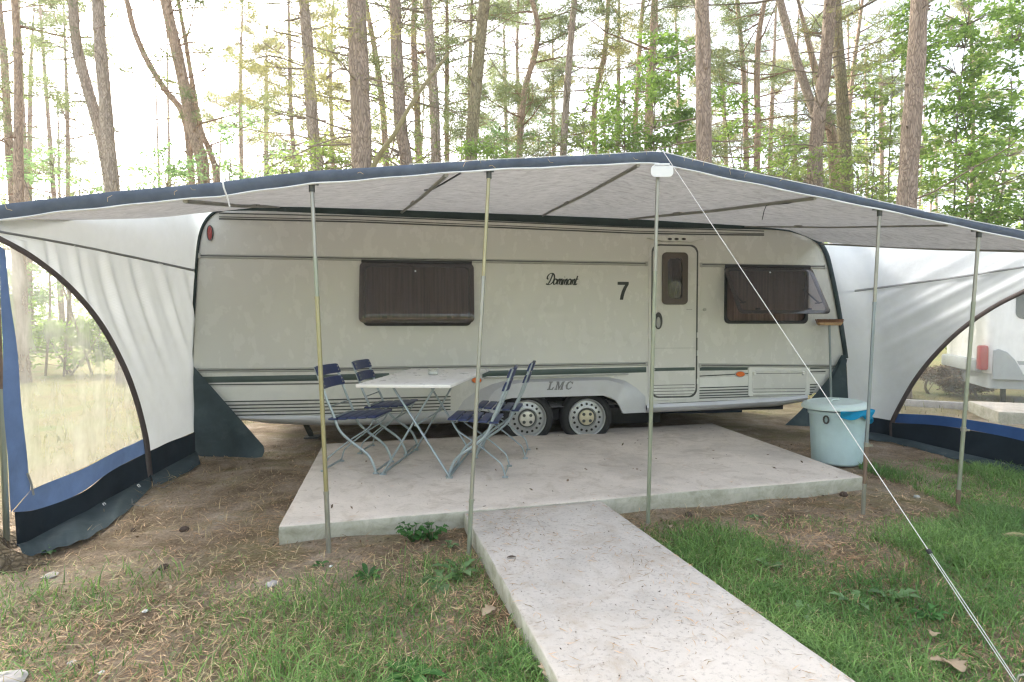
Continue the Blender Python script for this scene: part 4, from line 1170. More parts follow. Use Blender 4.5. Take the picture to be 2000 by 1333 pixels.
# ================================================================== POLES
def pole(label, base_px, top_px, joints, mats, r=0.0135, top_gap=0.0, clip=None, foot=None, group='poles along the front of the awning'):
    b = ground_at(*base_px); Yt = interp(top_px[0], FX, FY)
    t = at(top_px[0], top_px[1], Yt + 0.02)
    p = thing('awning_pole', label, 'tent pole', b, 0, group)
    def on(py):
        f = (base_px[1] - py) / (base_px[1] - top_px[1])
        # find parameter along the 3D pole that projects to this row
        lo, hi = 0.0, 1.0
        for _ in range(40):
            m_ = (lo + hi) / 2; q = b.lerp(t, m_); d = q - Vector((0, 0, EYE))
            cz = d.y * math.cos(PITCH) - d.z * math.sin(PITCH); cyy = d.y * math.sin(PITCH) + d.z * math.cos(PITCH)
            if 666.5 - F_PX * cyy / cz > py: lo = m_
            else: hi = m_
        return b.lerp(t, lo)
    cuts = [base_px[1]] + joints + [top_px[1]]
    pts = [b + Vector((0, 0, -0.06))] + [on(c) for c in joints] + [t]
    names = ['lower_tube', 'middle_tube', 'upper_tube'] if len(mats) == 3 else (['lower_tube', 'upper_tube'] if len(mats) == 2 else ['lower_tube', 'middle_tube', 'middle_tube', 'upper_tube'])
    for i, mt in enumerate(mats):
        mb = MB(b); rr = r * (1.0 - 0.09 * (i if i < 3 else 2))
        mb.tube([pts[i], pts[i + 1]], rr, 14)
        if i < len(mats) - 1: mb.tube([pts[i + 1] - (pts[i + 1] - pts[i]).normalized() * 0.02, pts[i + 1]], rr * 1.12, 14)
        mb.build(names[i], mt, p, 40)
    mb = MB(b); mb.tube([t + Vector((0, 0, -0.035)), t + Vector((0, 0, 0.02))], r * 1.25, 12); mb.box(t + Vector((0, 0.01, 0.018)), (0.06, 0.05, 0.012))
    mb.build('top_cap', M['trim_dark'] if clip is None else clip, p, 40)
    if foot: 
        q = on(foot); mb = MB(b); mb.tube([q + Vector((0, 0, -0.01)), q + Vector((0, 0, 0.02))], r * 1.2, 12); mb.box(q + Vector((0.02, -0.01, 0)), (0.03, 0.01, 0.012)); mb.build('clamp', M['steel'], p, 40)
    return b, t
pole('yellowed awning pole with greenish middle, front left of the folding table', (643, 1082), (609, 364), [960, 580, 505], [M['steel'], M['brass'], M['steel_green'], M['steel']], r=0.0145)
pole('awning pole with shiny brass top, standing at the left corner of the path', (915, 1080), (955, 338), [975, 540], [M['steel_green'], M['steel'], M['brass']], r=0.0135)
b3, t3 = pole('pale greenish awning pole in front of the caravan door, white plate at its top', (1265, 1022), (1285, 335), [530], [M['steel_green'], M['steel']], r=0.0135)
pole('silver topped awning pole with blue grey lower half beside the rubbish bin', (1685, 1003), (1718, 413), [945, 868, 590], [M['steel'], M['rust'], M['steel_blue'], M['steel']], r=0.0135, foot=870)
pole('green tinted awning pole with rusty foot, farthest right before the clear window', (1870, 990), (1912, 455), [957, 590], [M['rust'], M['steel_green'], M['steel']], r=0.0145, foot=840)
b0 = ground_at(14, 1068); 
# left corner pole, mostly past the frame edge
p0 = thing('awning_pole', 'dark weathered awning pole at the left corner beside the mossy tree base', 'tent pole', b0, 0, 'poles along the front of the awning')
mb = MB(b0); mb.tube([b0 + Vector((0, 0, -0.05)), at(2, 760, b0.y)], 0.016, 12); mb.build('lower_tube', M['steel_green'], p0, 40)
mb = MB(b0); mb.tube([at(2, 760, b0.y), at(-12, 432, 3.16)], 0.0135, 12); mb.build('upper_tube', M['rust'], p0, 40)
# white plate clamped behind the peak
pc = at(1291, 337, interp(1291, FX, FY) + 0.0) + Vector((0, -0.03, 0))
plate = thing('awning_plate', 'small blank white rounded plate hanging under the roof peak at a pole top', 'plate', pc)
me = fill2d([rrect(-0.074, -0.038, 0.074, 0.04, 0.03)], 0.006, 0.0, 0.002); link('panel', me, M['white_pl'], plate, 40)
mb = MB(); mb.box((0, 0.01, 0.042), (0.10, 0.02, 0.02)); mb.build('bracket', M['white_pl'], plate, 40, bevel=0.003)

# guy rope
ga = edge_up(1292) + Vector((0, -0.02, 0.005)); gb = Vector((*ground_at(1990, 1352)[:2], 0.02))
gr = thing('guy_rope', 'white guy rope running from the roof peak down to the lawn at lower right', 'rope', (gb.x, gb.y, 0))
ORG = (gb.x, gb.y, 0)
sl_ = ga.lerp(gb, 0.0)
best = min((abs((lambda d: 666.5 - F_PX * (d.y * math.sin(PITCH) + d.z * math.cos(PITCH)) / (d.y * math.cos(PITCH) - d.z * math.sin(PITCH)))(ga.lerp(gb, k / 500) - Vector((0, 0, EYE))) - 1078), k) for k in range(500))[1]
sl_ = ga.lerp(gb, best / 500)
side = (gb - ga).cross(Vector((0, 0, 1))).normalized()
mb = MB(ORG); mb.tube([ga.lerp(gb, t * best / 500 / 10) for t in range(11)], 0.0018, 6)
for s_ in (-0.006, 0.006): mb.tube([sl_ + side * s_, sl_.lerp(gb, 0.5) + side * s_ * 1.4, gb + side * s_], 0.0016, 6)
mb.build('cord', M['rope'], gr, 60)
mb = MB(ORG); d = (gb - ga).normalized(); Mr = Matrix((side, d, side.cross(d))).transposed()
mb.box(sl_, (0.022, 0.018, 0.010), Mr); mb.build('slider', M['rubber'], gr, 40, bevel=0.002)
mb = MB(ORG); mb.tube([gb + Vector((0.01, -0.01, 0.05)), gb + Vector((0, 0, 0.04)), gb + Vector((-0.02, 0.02, -0.12))], 0.005, 6); mb.build('peg', M['steel'], gr, 40)

# ================================================================== TABLE AND CHAIRS
ZS = 0.112
tb = thing('folding_table', 'white topped folding camping table with crossed grey metal legs on the slab', 'table', (-0.75, 4.95, ZS))
TO = (-0.75, 4.95, ZS)
fl, frr, brr, bll = at(694, 751, 4.40), at(880, 752, 4.38), at(956, 720, 5.52), at(803, 720, 5.55)
mb = MB(TO)
vs = []
for dz in (0, -0.028):
    for p in (fl, frr, brr, bll): vs.append(p + Vector((0, 0, dz)))
mb.add(vs, [(0, 1, 2, 3), (7, 6, 5, 4), (0, 4, 5, 1), (1, 5, 6, 2), (2, 6, 7, 3), (3, 7, 4, 0)])
mb.build('tabletop', M['table_top'], tb, 40, bevel=0.007)
def leg(p, q, r_=0.0135): 
    mb = MB(TO); p, q = Vector(p), Vector(q)
    mb.tube([p, q], r_, 10, flat=0.65); mb.box(p + Vector((0, 0, -0.004)), (0.05, 0.03, 0.014)); mb.build('leg', M['chair_steel'], tb, 40)
zt_f, zt_b = fl.z - 0.03, bll.z - 0.032
leg((-1.045, 4.53, ZS + 0.01), (-0.615, 4.47, zt_f)); leg((-0.495, 4.43, ZS + 0.01), (-0.955, 4.50, zt_f))
leg((-0.93, 5.42, ZS + 0.01), (-0.50, 5.36, zt_b)); leg((-0.40, 5.33, ZS + 0.01), (-0.86, 5.40, zt_b))
for q0, q1 in (((-1.045, 4.53, ZS + 0.012), (-0.93, 5.42, ZS + 0.012)), ((-0.495, 4.43, ZS + 0.012), (-0.40, 5.33, ZS + 0.012)), ((-0.775, 4.49, 0.52), (-0.67, 5.37, 0.52)),
               ((-0.615, 4.47, zt_f), (-0.50, 5.36, zt_b)), ((-0.955, 4.50, zt_f), (-0.86, 5.40, zt_b))):
    mb = MB(TO); mb.tube([q0, q1], 0.009, 8); mb.build('crossbar', M['chair_steel'], tb, 40)
# ashtray jar on the table
ja = at(846, 734, 5.0); zt_ = fl.z + (bll.z - fl.z) * 0.52; ja.z = zt_
tj = thing('glass_ashtray', 'small glass ashtray jar with white contents on the white table', 'ashtray', ja)
mb = MB(); mb.lathe([(0.0, 0.002), (0.042, 0.002), (0.046, 0.012), (0.046, 0.052), (0.043, 0.055), (0.040, 0.052), (0.040, 0.010), (0, 0.008)], n=24); mb.build('jar', M['glass'], tj, 40)
mb = MB(); mb.lathe([(0.0, 0.034), (0.02, 0.036), (0.039, 0.033), (0.039, 0.0105), (0, 0.0105)], n=20); mb.build('contents', M['paper'], tj, 40)

def make_chair(label):
    c = thing('folding_chair', label, 'chair', (0, 0, 0), 0, 'blue folding chairs round the table')
    Apts = [(0.225, 0.012), (0.205, 0.075), (0.152, 0.163), (0.005, 0.27), (-0.085, 0.36), (-0.135, 0.49), (-0.185, 0.60), (-0.285, 0.87)]
    Bpts = [(0.209, 0.457), (0.155, 0.37), (0.005, 0.27), (-0.155, 0.145), (-0.198, 0.10), (-0.225, 0.012)]
    for nm, P, hw in (('back_post', Apts, 0.200), ('leg', Bpts, 0.178)):
        for s_ in (-1, 1):
            mb = MB(); sm = smooth_line(P, 26)
            mb.bar([(x, s_ * hw, z) for x, z in sm], 0.022, 0.009, (0, 1, 0)) if False else mb.tube([(x, s_ * hw, z) for x, z in sm], 0.0115, 8, flat=0.6)
            e = P[0] if nm == 'back_post' else P[-1]
            mb.box((e[0], s_ * hw, 0.007), (0.045, 0.02, 0.013))
            mb.build(nm, M['chair_steel'], c, 45)
    for x_, z_ in ((0.222, 0.20), (-0.222, 0.178)):
        mb = MB(); mb.bar([(x_, -z_, 0.02), (x_, z_, 0.02)], 0.018, 0.005, (0, 0, 1)); mb.build('floor_bar', M['chair_steel'], c, 40)
    for x_, y_, z_ in ((-0.16, 0.2, 0.545), (-0.125, 0.2, 0.455), (0.19, 0.178, 0.43)):
        mb = MB(); mb.tube([(x_, -y_, z_), (x_, y_, z_)], 0.006, 8); mb.build('crossbar', M['chair_steel'], c, 40)
    for s_ in (-0.165, 0.165):
        mb = MB(); mb.bar([(-0.175, s_, 0.428), (0.215, s_, 0.452)], 0.02, 0.008, (0, 1, 0)); mb.build('seat_rail', M['chair_steel'], c, 40)
    for k in range(5):
        x = -0.135 + k * 0.083; z = 0.442 + k * 0.0055
        mb = MB(); mb.box((x, 0, z), (0.070, 0.43, 0.017)); mb.build('seat_slat', M['blue_slat'], c, 40, bevel=0.006)
    for z0, x0 in ((0.83, -0.268), (0.725, -0.229)):
        mb = MB(); n_ = 12; vs, fs = [], []
        for i in range(n_ + 1):
            y = -0.215 + 0.43 * i / n_; bow = -0.028 * (1 - (y / 0.215) ** 2) + 0.016
            for dx, dz in ((0.014, -0.038), (0.002, 0.0), (-0.016, 0.042), (-0.030, 0.042), (-0.014, 0.0), (-0.002, -0.038)):
                rz_ = 0.010 * max(0, (abs(y) - 0.19) / 0.025)
                vs.append((x0 + bow + dx, y, z0 + dz * (1 - rz_ * 20 * 0.6)))
        for i in range(n_):
            for k in range(6): fs.append((i * 6 + k, i * 6 + (k + 1) % 6, (i + 1) * 6 + (k + 1) % 6, (i + 1) * 6 + k))
        fs += [tuple(range(6))[::-1], tuple(range(n_ * 6, n_ * 6 + 6))]
        mb.add(vs, fs); sl2 = mb.build('back_slat', M['blue_slat'], c, 50)
        mb = MB()
        for s_ in (-0.185, 0.185):
            for dz in (-0.012, 0.02): mb.lathe([(0, 0.006), (0.006, 0.004), (0.008, 0)], (x0 + 0.008 - dz * 0.3 + 0.008, s_, z0 + dz), 8, Matrix.Rotation(math.pi / 2, 3, 'Y'))
        mb.build('rivets', M['steel'], sl2, 40)
    return c
ch = make_chair('blue slatted folding chair partly hidden by the yellowed awning pole, left of the table')
ch.location = (-1.31, 4.77, ZS); ch.rotation_euler = (0, 0, R(-6))
for loc, rz, lab in (((-1.19, 5.42, ZS), R(-5), 'blue slatted folding chair at the table\'s far left corner nearest the caravan'),
                     ((-0.262, 4.63, ZS), R(175), 'blue slatted folding chair seen from behind, nearest right of the table'),
                     ((-0.085, 5.27, ZS), R(174), 'blue slatted folding chair in front of the caravan\'s left wheel')):
    k = copy_tree(ch); k.location = loc; k.rotation_euler = (0, 0, rz); k['label'] = lab

# ================================================================== BIN, BROOM
bb = ground_at(1635, 912); bx = Vector((bb.x + 0.09, bb.y + 0.17, 0.0))
bn = thing('rubbish_bin', 'pale blue plastic rubbish bin with grey lid and blue bag beside the slab', 'bin', bx, R(10))
mb = MB(); n_ = 72; vs, fs = [], []
prof = [(0.16, 0.0), (0.195, 0.004), (0.213, 0.02), (0.216, 0.03), (0.226, 0.25), (0.239, 0.46), (0.252, 0.475), (0.254, 0.51), (0.246, 0.51), (0.232, 0.46)]
for r_, z in prof:
    for k in range(n_):
        a = 2 * math.pi * k / n_; rib = 0.0022 * (1 if k % 3 == 0 else 0) if 0.02 < z < 0.36 else 0
        vs.append(((r_ + rib) * math.cos(a), (r_ + rib) * math.sin(a), z))
for j in range(len(prof) - 1):
    for k in range(n_): fs.append((j * n_ + k, j * n_ + (k + 1) % n_, (j + 1) * n_ + (k + 1) % n_, (j + 1) * n_ + k))
fs.append(tuple(range(n_))[::-1]); mb.add(vs, fs); mb.build('tub', M['bin'], bn, 50)
Ml = Matrix.Rotation(R(-3), 3, 'Y')
mb = MB(); mb.lathe([(0.278, -0.012), (0.286, -0.006), (0.284, 0.012), (0.268, 0.034), (0.235, 0.046), (0.225, 0.042), (0.15, 0.044), (0.06, 0.048), (0.0, 0.049)], (-0.03, 0, 0.548), 56, Ml); lid = mb.build('lid', M['bin_lid'], bn, 40)
mb = MB(); mb.bar([(-0.08, 0, 0.592), (-0.06, 0, 0.61), (0.0, 0, 0.613), (0.02, 0, 0.597)], 0.03, 0.010, (0, 1, 0)); mb.build('lid_grip', M['bin_lid'], lid, 40, bevel=0.003)
# bag folded over the rim, bunched on the right
mb = MB(); vs, fs = [], []; n_ = 40; m = 8
for j in range(m + 1):
    t = j / m
    for i in range(n_ + 1):
        a = R(-125 + 180 * i / n_); q = i / n_
        drop = 0.06 + 0.075 * math.exp(-((q - 0.72) / 0.25) ** 2) + 0.012 * math.sin(q * 23)
        rr = 0.285 + 0.012 * math.sin(t * 3 + q * 31) + 0.012 * math.sin(q * 17 + t * 5) + 0.03 * math.exp(-((q - 0.75) / 0.2) ** 2) * math.sin(math.pi * t)
        if j == 0: rr = 0.248
        vs.append((rr * math.cos(a), rr * math.sin(a), 0.545 - drop * t * 1.25 + 0.006 * math.sin(q * 40) * t))
for j in range(m):
    for i in range(n_): fs.append((j * (n_ + 1) + i, j * (n_ + 1) + i + 1, (j + 1) * (n_ + 1) + i + 1, (j + 1) * (n_ + 1) + i))
mb.add(vs, fs); mb.build('bin_bag', M['bag'], bn, 60)
mb = MB(); a0 = R(-150)
ring_c = Vector((0.25 * math.cos(a0), 0.25 * math.sin(a0), 0.44))
tg = Vector((-math.sin(a0), math.cos(a0), 0)); nm_ = Vector((math.cos(a0), math.sin(a0), 0))
mb.tube([ring_c + tg * 0.022 * math.cos(t * 0.6283) + Vector((0, 0, 0.035 * math.sin(t * 0.6283))) + nm_ * 0.008 for t in range(11)], 0.008, 6); mb.build('handle', M['trim_dark'], bn, 50)

bt = carw(1620, 634, 0.10); bf = Vector((carw(1626, 800, 0.2).x, carw(1626, 800, 0.2).y, 0.0))
br = thing('broom', 'upturned broom with reddish wooden head and dark handle leaning on the caravan', 'broom', bf)
OB = tuple(bf)
mb = MB(OB); mb.tube([bf, bt], 0.0125, 10); mb.build('handle', M['steel_blue'], br, 40)
ux = CM.to_3x3() @ Vector((1, 0, 0)); vx = CM.to_3x3() @ Vector((0, 1, 0))
mb = MB(OB)
hw = 0.155; vs = []
for s_, (w0, w1) in ((-1, (hw * 0.86, hw)), (1, (hw * 0.86, hw))): pass
for dv in (-0.03, 0.03):
    for (a, dz) in ((-0.80, -0.012), (0.80, -0.012), (1.0, 0.022), (-1.0, 0.022)): vs.append(bt + ux * (hw * a) + vx * dv + Vector((0, 0, dz)))
mb.add(vs, [(0, 1, 2, 3), (7, 6, 5, 4), (0, 4, 5, 1), (1, 5, 6, 2), (2, 6, 7, 3), (3, 7, 4, 0)]); hd = mb.build('broom_head', M['bristle'], br, 40, bevel=0.005)
mb = MB(OB); rr = random.Random(4)
for k in range(420):
    a = rr.uniform(-0.96, 0.96); dv = rr.uniform(-0.027, 0.027); p = bt + ux * (hw * a) + vx * dv + Vector((0, 0, 0.02))
    mb.tube([p, p + Vector((0, 0, rr.uniform(0.030, 0.042))) + ux * (a * 0.016 + rr.uniform(-0.004, 0.004))], 0.0028, 3, caps=False)
mb.build('bristles', M['wood_red'], br, None)

# ================================================================== NEIGHBOUR CARAVAN BEHIND THE CLEAR WINDOW
nb0 = Vector((7.58, 9.0, 0))
nb = thing('neighbour_caravan', 'white caravan with red tail light seen through the clear right awning window', 'caravan', nb0, R(-24))
def nbody(x0, x1, y0, y1, z0, z1, r, n=6):
    lp = rrect(x0, y0, x1, y1, r, n); mb = MB(); k = len(lp); vs = []
    for z, s_ in ((z0, 0.985), (z0 + 0.15, 1.0), (z1 - 0.25, 1.0), (z1 - 0.06, 0.985), (z1, 0.94)):
        cx, cy = (x0 + x1) / 2, (y0 + y1) / 2
        vs += [(cx + (x - cx) * s_, cy + (y - cy) * s_, z) for x, y in lp]
    fs = []
    for j in range(4):
        for i in range(k): fs.append((j * k + i, j * k + (i + 1) % k, (j + 1) * k + (i + 1) % k, (j + 1) * k + i))
    fs += [tuple(range(k))[::-1], tuple(range(4 * k, 5 * k))]
    return mb.add(vs, fs)
M['white_van'] = paint('white_caravan_paint', (0.86, 0.87, 0.87), 0.35, 0.03, 3)
M['grey_van'] = paint('grey_caravan_plastic', (0.36, 0.39, 0.40), 0.5, 0.06, 3)
nbody(0, 5.2, 0, 2.2, 0.55, 2.55, 0.12).build('body', M['white_van'], nb, 40)
nbody(0.06, 5.1, 0.04, 2.15, 0.42, 0.56, 0.10).build('sill', M['grey_van'], nb, 40)
mb = MB(); mb.box((-0.03, 1.15, 0.66), (0.12, 1.9, 0.22)); mb.build('bumper', M['grey_van'], nb, 40, bevel=0.04)
mb = MB(); mb.box((-0.02, 0.08, 0.80), (0.12, 0.19, 0.40)); lt = mb.build('tail_light', M['red'], nb, 40, bevel=0.035)
M['red_lamp'] = paint('red_tail_lamp', (0.36, 0.02, 0.025), 0.3, 0.12, 20); lt.data.materials[0] = M['red_lamp']
arc = [(0.08, 0.46), (0.09, 0.92), (0.15, 0.95), (0.26, 0.90), (0.36, 0.78), (0.44, 0.62), (0.50, 0.46)]
me = fill2d([arc], 0.05, 0.03, 0.01); link('wheel_cover', me, M['grey_van'], nb, 40)
link('window', fill2d([rrect(0.36, 1.42, 1.6, 1.95, 0.10)], 0.03, 0.02, 0.008), M['acrylic'], nb, 40)
M['dark_glass'] = paint('dark_window_glass', (0.10, 0.12, 0.13), 0.15, 0.2, 4)
nb.children[-1].data.materials[0] = M['dark_glass']
link('stripe', fill2d([[(0.42, 0.70), (5.1, 0.70), (5.1, 0.76), (0.39, 0.76)]], 0.004, 0.003), M['grey_van'], nb, None)
link('hatch', ring(rrect(0.52, 0.56, 1.5, 0.96, 0.08), rrect(0.55, 0.59, 1.47, 0.93, 0.05), 0.01, 0.01, 0.003), M['grey_van'], nb, 40)
for u in (1.9,):
    mb = MB(); mb.lathe([(0.0, 0.09), (0.2, 0.09), (0.27, 0.09), (0.3, 0.06), (0.3, -0.09), (0, -0.09)], (u, 0.2, 0.30), 28, Matrix.Rotation(math.pi / 2, 3, 'X')); mb.build('wheel', M['tyre'], nb, 40)
mb = MB(); mb.bar([(0.35, 0.4, 0.45), (0.35, 0.4, 0.0)], 0.06, 0.06, (1, 0, 0)); mb.build('corner_steady', M['trim_dark'], nb, 30)
s2 = slab('patio', [(6.55, 7.55), (9.2, 6.6), (9.8, 7.7), (7.0, 8.6)], 0.16, M['slab'], 10, 8, 5); s2['label'] = 'pale concrete slab in front of the white neighbour caravan'
kb = thing('kerb_beam', 'long weathered grey beam lying on the grass beyond the right window', 'beam', (6.4, 9.2, 0), R(-28))
mb = MB(); mb.box((0, 0, 0.05), (2.4, 0.12, 0.12)); mb.build('beam', M['stone'], kb, 40, bevel=0.01)
# ================================================================== TREES
def tri_mesh(V, F3):
    """fast mesh from numpy arrays; F3 is (n, k) with k = 3 or 4"""
    me = bpy.data.meshes.new('m'); n, k = F3.shape
    me.vertices.add(len(V)); me.vertices.foreach_set('co', V.astype(np.float32).ravel())
    me.loops.add(n * k); me.loops.foreach_set('vertex_index', F3.astype(np.int32).ravel())
    me.polygons.add(n); me.polygons.foreach_set('loop_start', np.arange(0, n * k, k, dtype=np.int32))
    me.polygons.foreach_set('loop_total', np.full(n, k, dtype=np.int32))
    me.update(); me.validate(); return me
def unit(n):
    v = rng.normal(size=(n, 3)); return v / np.linalg.norm(v, axis=1, keepdims=True)
def needles(centers, per, length, width, spread, up=0.25):
    """tufts: 'per' thin triangles round every centre"""
    C = np.repeat(np.asarray(centers, float), per, axis=0); n = len(C)
    d = unit(n); d[:, 2] = d[:, 2] * 0.8 + up; d /= np.linalg.norm(d, axis=1, keepdims=True)
    base = C + unit(n) * spread * rng.random((n, 1)) ** 0.5 * np.array([1, 1, 0.45])
    s = np.cross(d, unit(n)); s /= np.linalg.norm(s, axis=1, keepdims=True) + 1e-9
    L = length * rng.uniform(0.6, 1.3, (n, 1)); W = width * rng.uniform(0.7, 1.3, (n, 1))
    V = np.stack([base - s * W / 2, base + s * W / 2, base + d * L], 1).reshape(-1, 3)
    return tri_mesh(V, np.arange(3 * n).reshape(-1, 3))
def leaves(centers, per, size, spread, flat=0.5, droop=0.2):
    C = np.repeat(np.asarray(centers, float), per, axis=0); n = len(C)
    base = C + unit(n) * spread * rng.random((n, 1)) ** 0.5 * np.array([1, 1, flat])
    d = unit(n) * np.array([1, 1, 0.5]); d[:, 2] -= droop; d /= np.linalg.norm(d, axis=1, keepdims=True)
    nrm = unit(n) * 0.7 + np.array([0, 0, 0.8])
    s = np.cross(d, nrm); s /= np.linalg.norm(s, axis=1, keepdims=True) + 1e-9
    L = size * rng.uniform(0.45, 1.5, (n, 1)); W = L * rng.uniform(0.32, 0.5, (n, 1))
    V = np.stack([base, base + d * L * 0.5 + s * W / 2, base + d * L, base + d * L * 0.5 - s * W / 2], 1).reshape(-1, 3)
    return tri_mesh(V, np.arange(4 * n).reshape(-1, 4))

def limb(mb, p, d, L, r, rr, seg=5, wob=0.12, rise=0.0, tips=None, fork=0, n=5):
    pts = [Vector(p)]; d = Vector(d).normalized()
    for i in range(seg):
        d = (d + Vector((rr.uniform(-wob, wob), rr.uniform(-wob, wob), rr.uniform(-wob, wob) + rise))).normalized()
        pts.append(pts[-1] + d * (L / seg))
    mb.tube(pts, [r * (1 - 0.8 * i / seg) for i in range(seg + 1)], n, caps=False)
    if fork:
        for i in range(1, seg + 1):
            for _ in range(fork):
                if rr.random() < 0.75:
                    e = (d + Vector((rr.uniform(-1, 1), rr.uniform(-1, 1), rr.uniform(-0.35, 0.6)))).normalized()
                    limb(mb, pts[i], e, L * rr.uniform(0.2, 0.45), r * 0.4, rr, 3, wob, rise, tips, 0, 3)
    if tips is not None: tips.append(pts[-1]); tips.append(pts[-2].lerp(pts[-1], 0.4))
    return pts

def pine(label, line, wpx, Y, barkm, dead=14, crown=(7, 16), ncl=70, needle='needle', seed=0, top=None, extra=None, size=1.0, tuft=26, cat='pine tree', side=None, group='pine trees behind the caravan'):
    rr = random.Random(seed * 31 + 5)
    dead = int(dead * 1.5)
    if Y >= 15.5: crown = (crown[0] - 2.6, crown[1]); ncl = int(ncl * 1.5)
    P = [at(x, y, Y) for x, y in line]
    lo, hi = P[-1], P[0]
    d0 = (P[-1] - P[-2]).normalized(); 
    k = lo.z / max(-d0.z, 0.3)
    base = Vector((lo.x + d0.x * k * 0.5, Y, -0.05))
    du = (P[0] - P[1]).normalized()
    H_ = top or rr.uniform(15, 19)
    pts3 = [base, base.lerp(lo, 0.5) + Vector((0, 0, 0))] + list(reversed(P))
    z = hi.z; cur = hi.copy(); dd = du.copy()
    while cur.z < H_ - 0.5:
        dd = (dd + Vector((rr.uniform(-0.04, 0.04), rr.uniform(-0.04, 0.04), 0.05))).normalized()
        cur = cur + dd * min(2.0, H_ - cur.z); pts3.append(cur.copy())
    S = [Vector(q) for q in smooth_line(pts3, 46, dim=3)]
    r0 = wpx * 0.88 / 2 / F_PX * Y
    zmid = (P[0].z + P[-1].z) / 2
    rad = []
    for p in S:
        f = (p.z - zmid) / (H_ - zmid)
        r_ = r0 * (1 - 0.85 * max(f, 0) ** 1.2) if f > 0 else r0 * (1 + 0.12 * min(-f * 2, 1))
        if p.z < 0.5: r_ *= 1 + 0.5 * (0.5 - p.z)
        rad.append(max(r_ * (1 + 0.03 * math.sin(p.z * 5 + seed)), 0.012))
    root = thing('pine_tree', label, cat, base, 0, group)
    O = tuple(base)
    mb = MB(O); nn = 16 if wpx > 20 else 9
    mb.tube(S, rad, nn, caps=False)
    def onz(z):
        for a, b in zip(S, S[1:]):
            if a.z <= z <= b.z: return a.lerp(b, (z - a.z) / max(b.z - a.z, 1e-6))
        return S[-1].copy()
    def rz(z):
        return float(np.interp(z, [p.z for p in S], rad))
    # knots and stubs
    for _ in range(8):
        z = rr.uniform(2.2, P[0].z); p = onz(z); a = rr.uniform(math.pi, 2 * math.pi); r_ = rz(z)
        e = Vector((math.cos(a), math.sin(a), 0.3)); mb.tube([p + e * r_ * 0.8, p + e * (r_ + 0.05)], [0.03, 0.018], 5)
    tips = []; mb.cur = 1
    for (x, y) in (extra or []):
        e = at(x, y, Y); s0 = onz(min(max(e.z - rr.uniform(-0.1, 0.35), 2.5), H_ - 1)); mdl = s0.lerp(e, 0.5) + Vector((0, rr.uniform(-0.2, 0.2), rr.uniform(-0.1, 0.15)))
        mb.tube([Vector(q) for q in smooth_line([s0, mdl, e], 8, dim=3)], [0.022 - 0.0022 * q for q in range(8)], 5, caps=False)
    for i in range(dead):
        z = rr.uniform(2.6, max(P[0].z, 6.5)); p = onz(z); a = rr.uniform(0, 2 * math.pi)
        limb(mb, p, (math.cos(a), math.sin(a), rr.uniform(-0.25, 0.35)), rr.uniform(0.6, 2.4) * size, max(0.010, Y * 0.0009) + r0 * 0.05, rr, 5, 0.16, 0.01, None, 1 if rr.random() < 0.7 else 0, 4)
    c0, c1 = crown; nb_ = max(int(ncl / 5), 5)
    for i in range(nb_):
        z = c0 + (H_ - c0) * ((i + rr.random()) / nb_) ** 1.0
        p = onz(z); a = rr.uniform(0, 2 * math.pi) if side is None else rr.gauss(side, 0.8)
        L_ = (2.6 - 1.6 * (z - c0) / (H_ - c0)) * rr.uniform(0.6, 1.2) * size
        limb(mb, p, (math.cos(a), math.sin(a), rr.uniform(-0.1, 0.4)), L_, 0.018 + r0 * 0.14, rr, 5, 0.14, 0.03, tips, 1, 4)
    mb.build('trunk', [M[barkm], M['twig'] if barkm != 'bark_red' else M['twig_red']], root, 60)
    if extra:
        for (x, y) in extra:
            tips += [at(x, y, Y + rr.uniform(-0.4, 0.4)), at(x + rr.uniform(-12, 12), y + rr.uniform(-8, 8), Y + rr.uniform(-0.4, 0.4))]
    T_ = []
    for t in tips:
        T_.append(t)
        for _ in range(3): T_.append(t + Vector((rr.gauss(0, 0.28), rr.gauss(0, 0.28), rr.gauss(0, 0.10))))
    if T_:
        C = np.array([tuple(t - base) for t in T_])
        link('crown', needles(C, tuft, 0.16 * size ** 0.5, 0.011 + 0.00045 * Y, 0.24), M[needle], root)
    return root
M['bark_bit'] = leafmat('bark_flakes', (0.12, 0.075, 0.05), (0.28, 0.19, 0.13), 0.05)
M['twig_red'] = paint('reddish_twig', (0.22, 0.12, 0.07), 0.9, 0.2, 8)

pine('thin pinkish pine trunk at the left edge of the picture', [(-2, 0), (8, 110), (15, 240), (20, 320), (26, 395)], 15, 17, 'bark_red', 10, (5.5, 16), 60, seed=1)
pine('pale pine with a trunk curving right, leaning into a straight grey neighbour', [(142, -5), (150, 90), (170, 170), (192, 245), (204, 300), (216, 372)], 22, 13.5, 'bark_pale', 9, (8.5, 16), 40, seed=2, extra=[(92, 112), (62, 165), (108, 62), (118, 205), (70, 90)])
pine('straight grey pine trunk, paler than its curved neighbour, above the left awning', [(191, -5), (196, 90), (204, 180), (211, 270), (221, 375)], 25, 13, 'bark_pale', 5, (9, 17), 40, seed=3)
pine('very thin distant pine stem left of the curved pale pine', [(127, 90), (131, 200), (133, 300), (133, 380)], 8, 26, 'bark_red', 16, (9, 17), 60, seed=4, size=1.3)
pine('slender pinkish pine leaning right in a curve to meet a thicker trunk', [(246, -5), (262, 60), (288, 120), (322, 175), (352, 213), (366, 260), (374, 350)], 13, 14, 'bark_red', 7, (8.5, 16), 40, seed=5)
pine('thick reddish pine leaning to the right, joined by a slender curved one', [(322, -5), (345, 100), (362, 180), (378, 260), (392, 305), (398, 352)], 24, 13.6, 'bark_red', 12, (8.5, 17), 55, seed=6, extra=[(405, 62), (412, 128), (388, 190), (292, 165), (300, 112), (420, 95), (395, 235)])
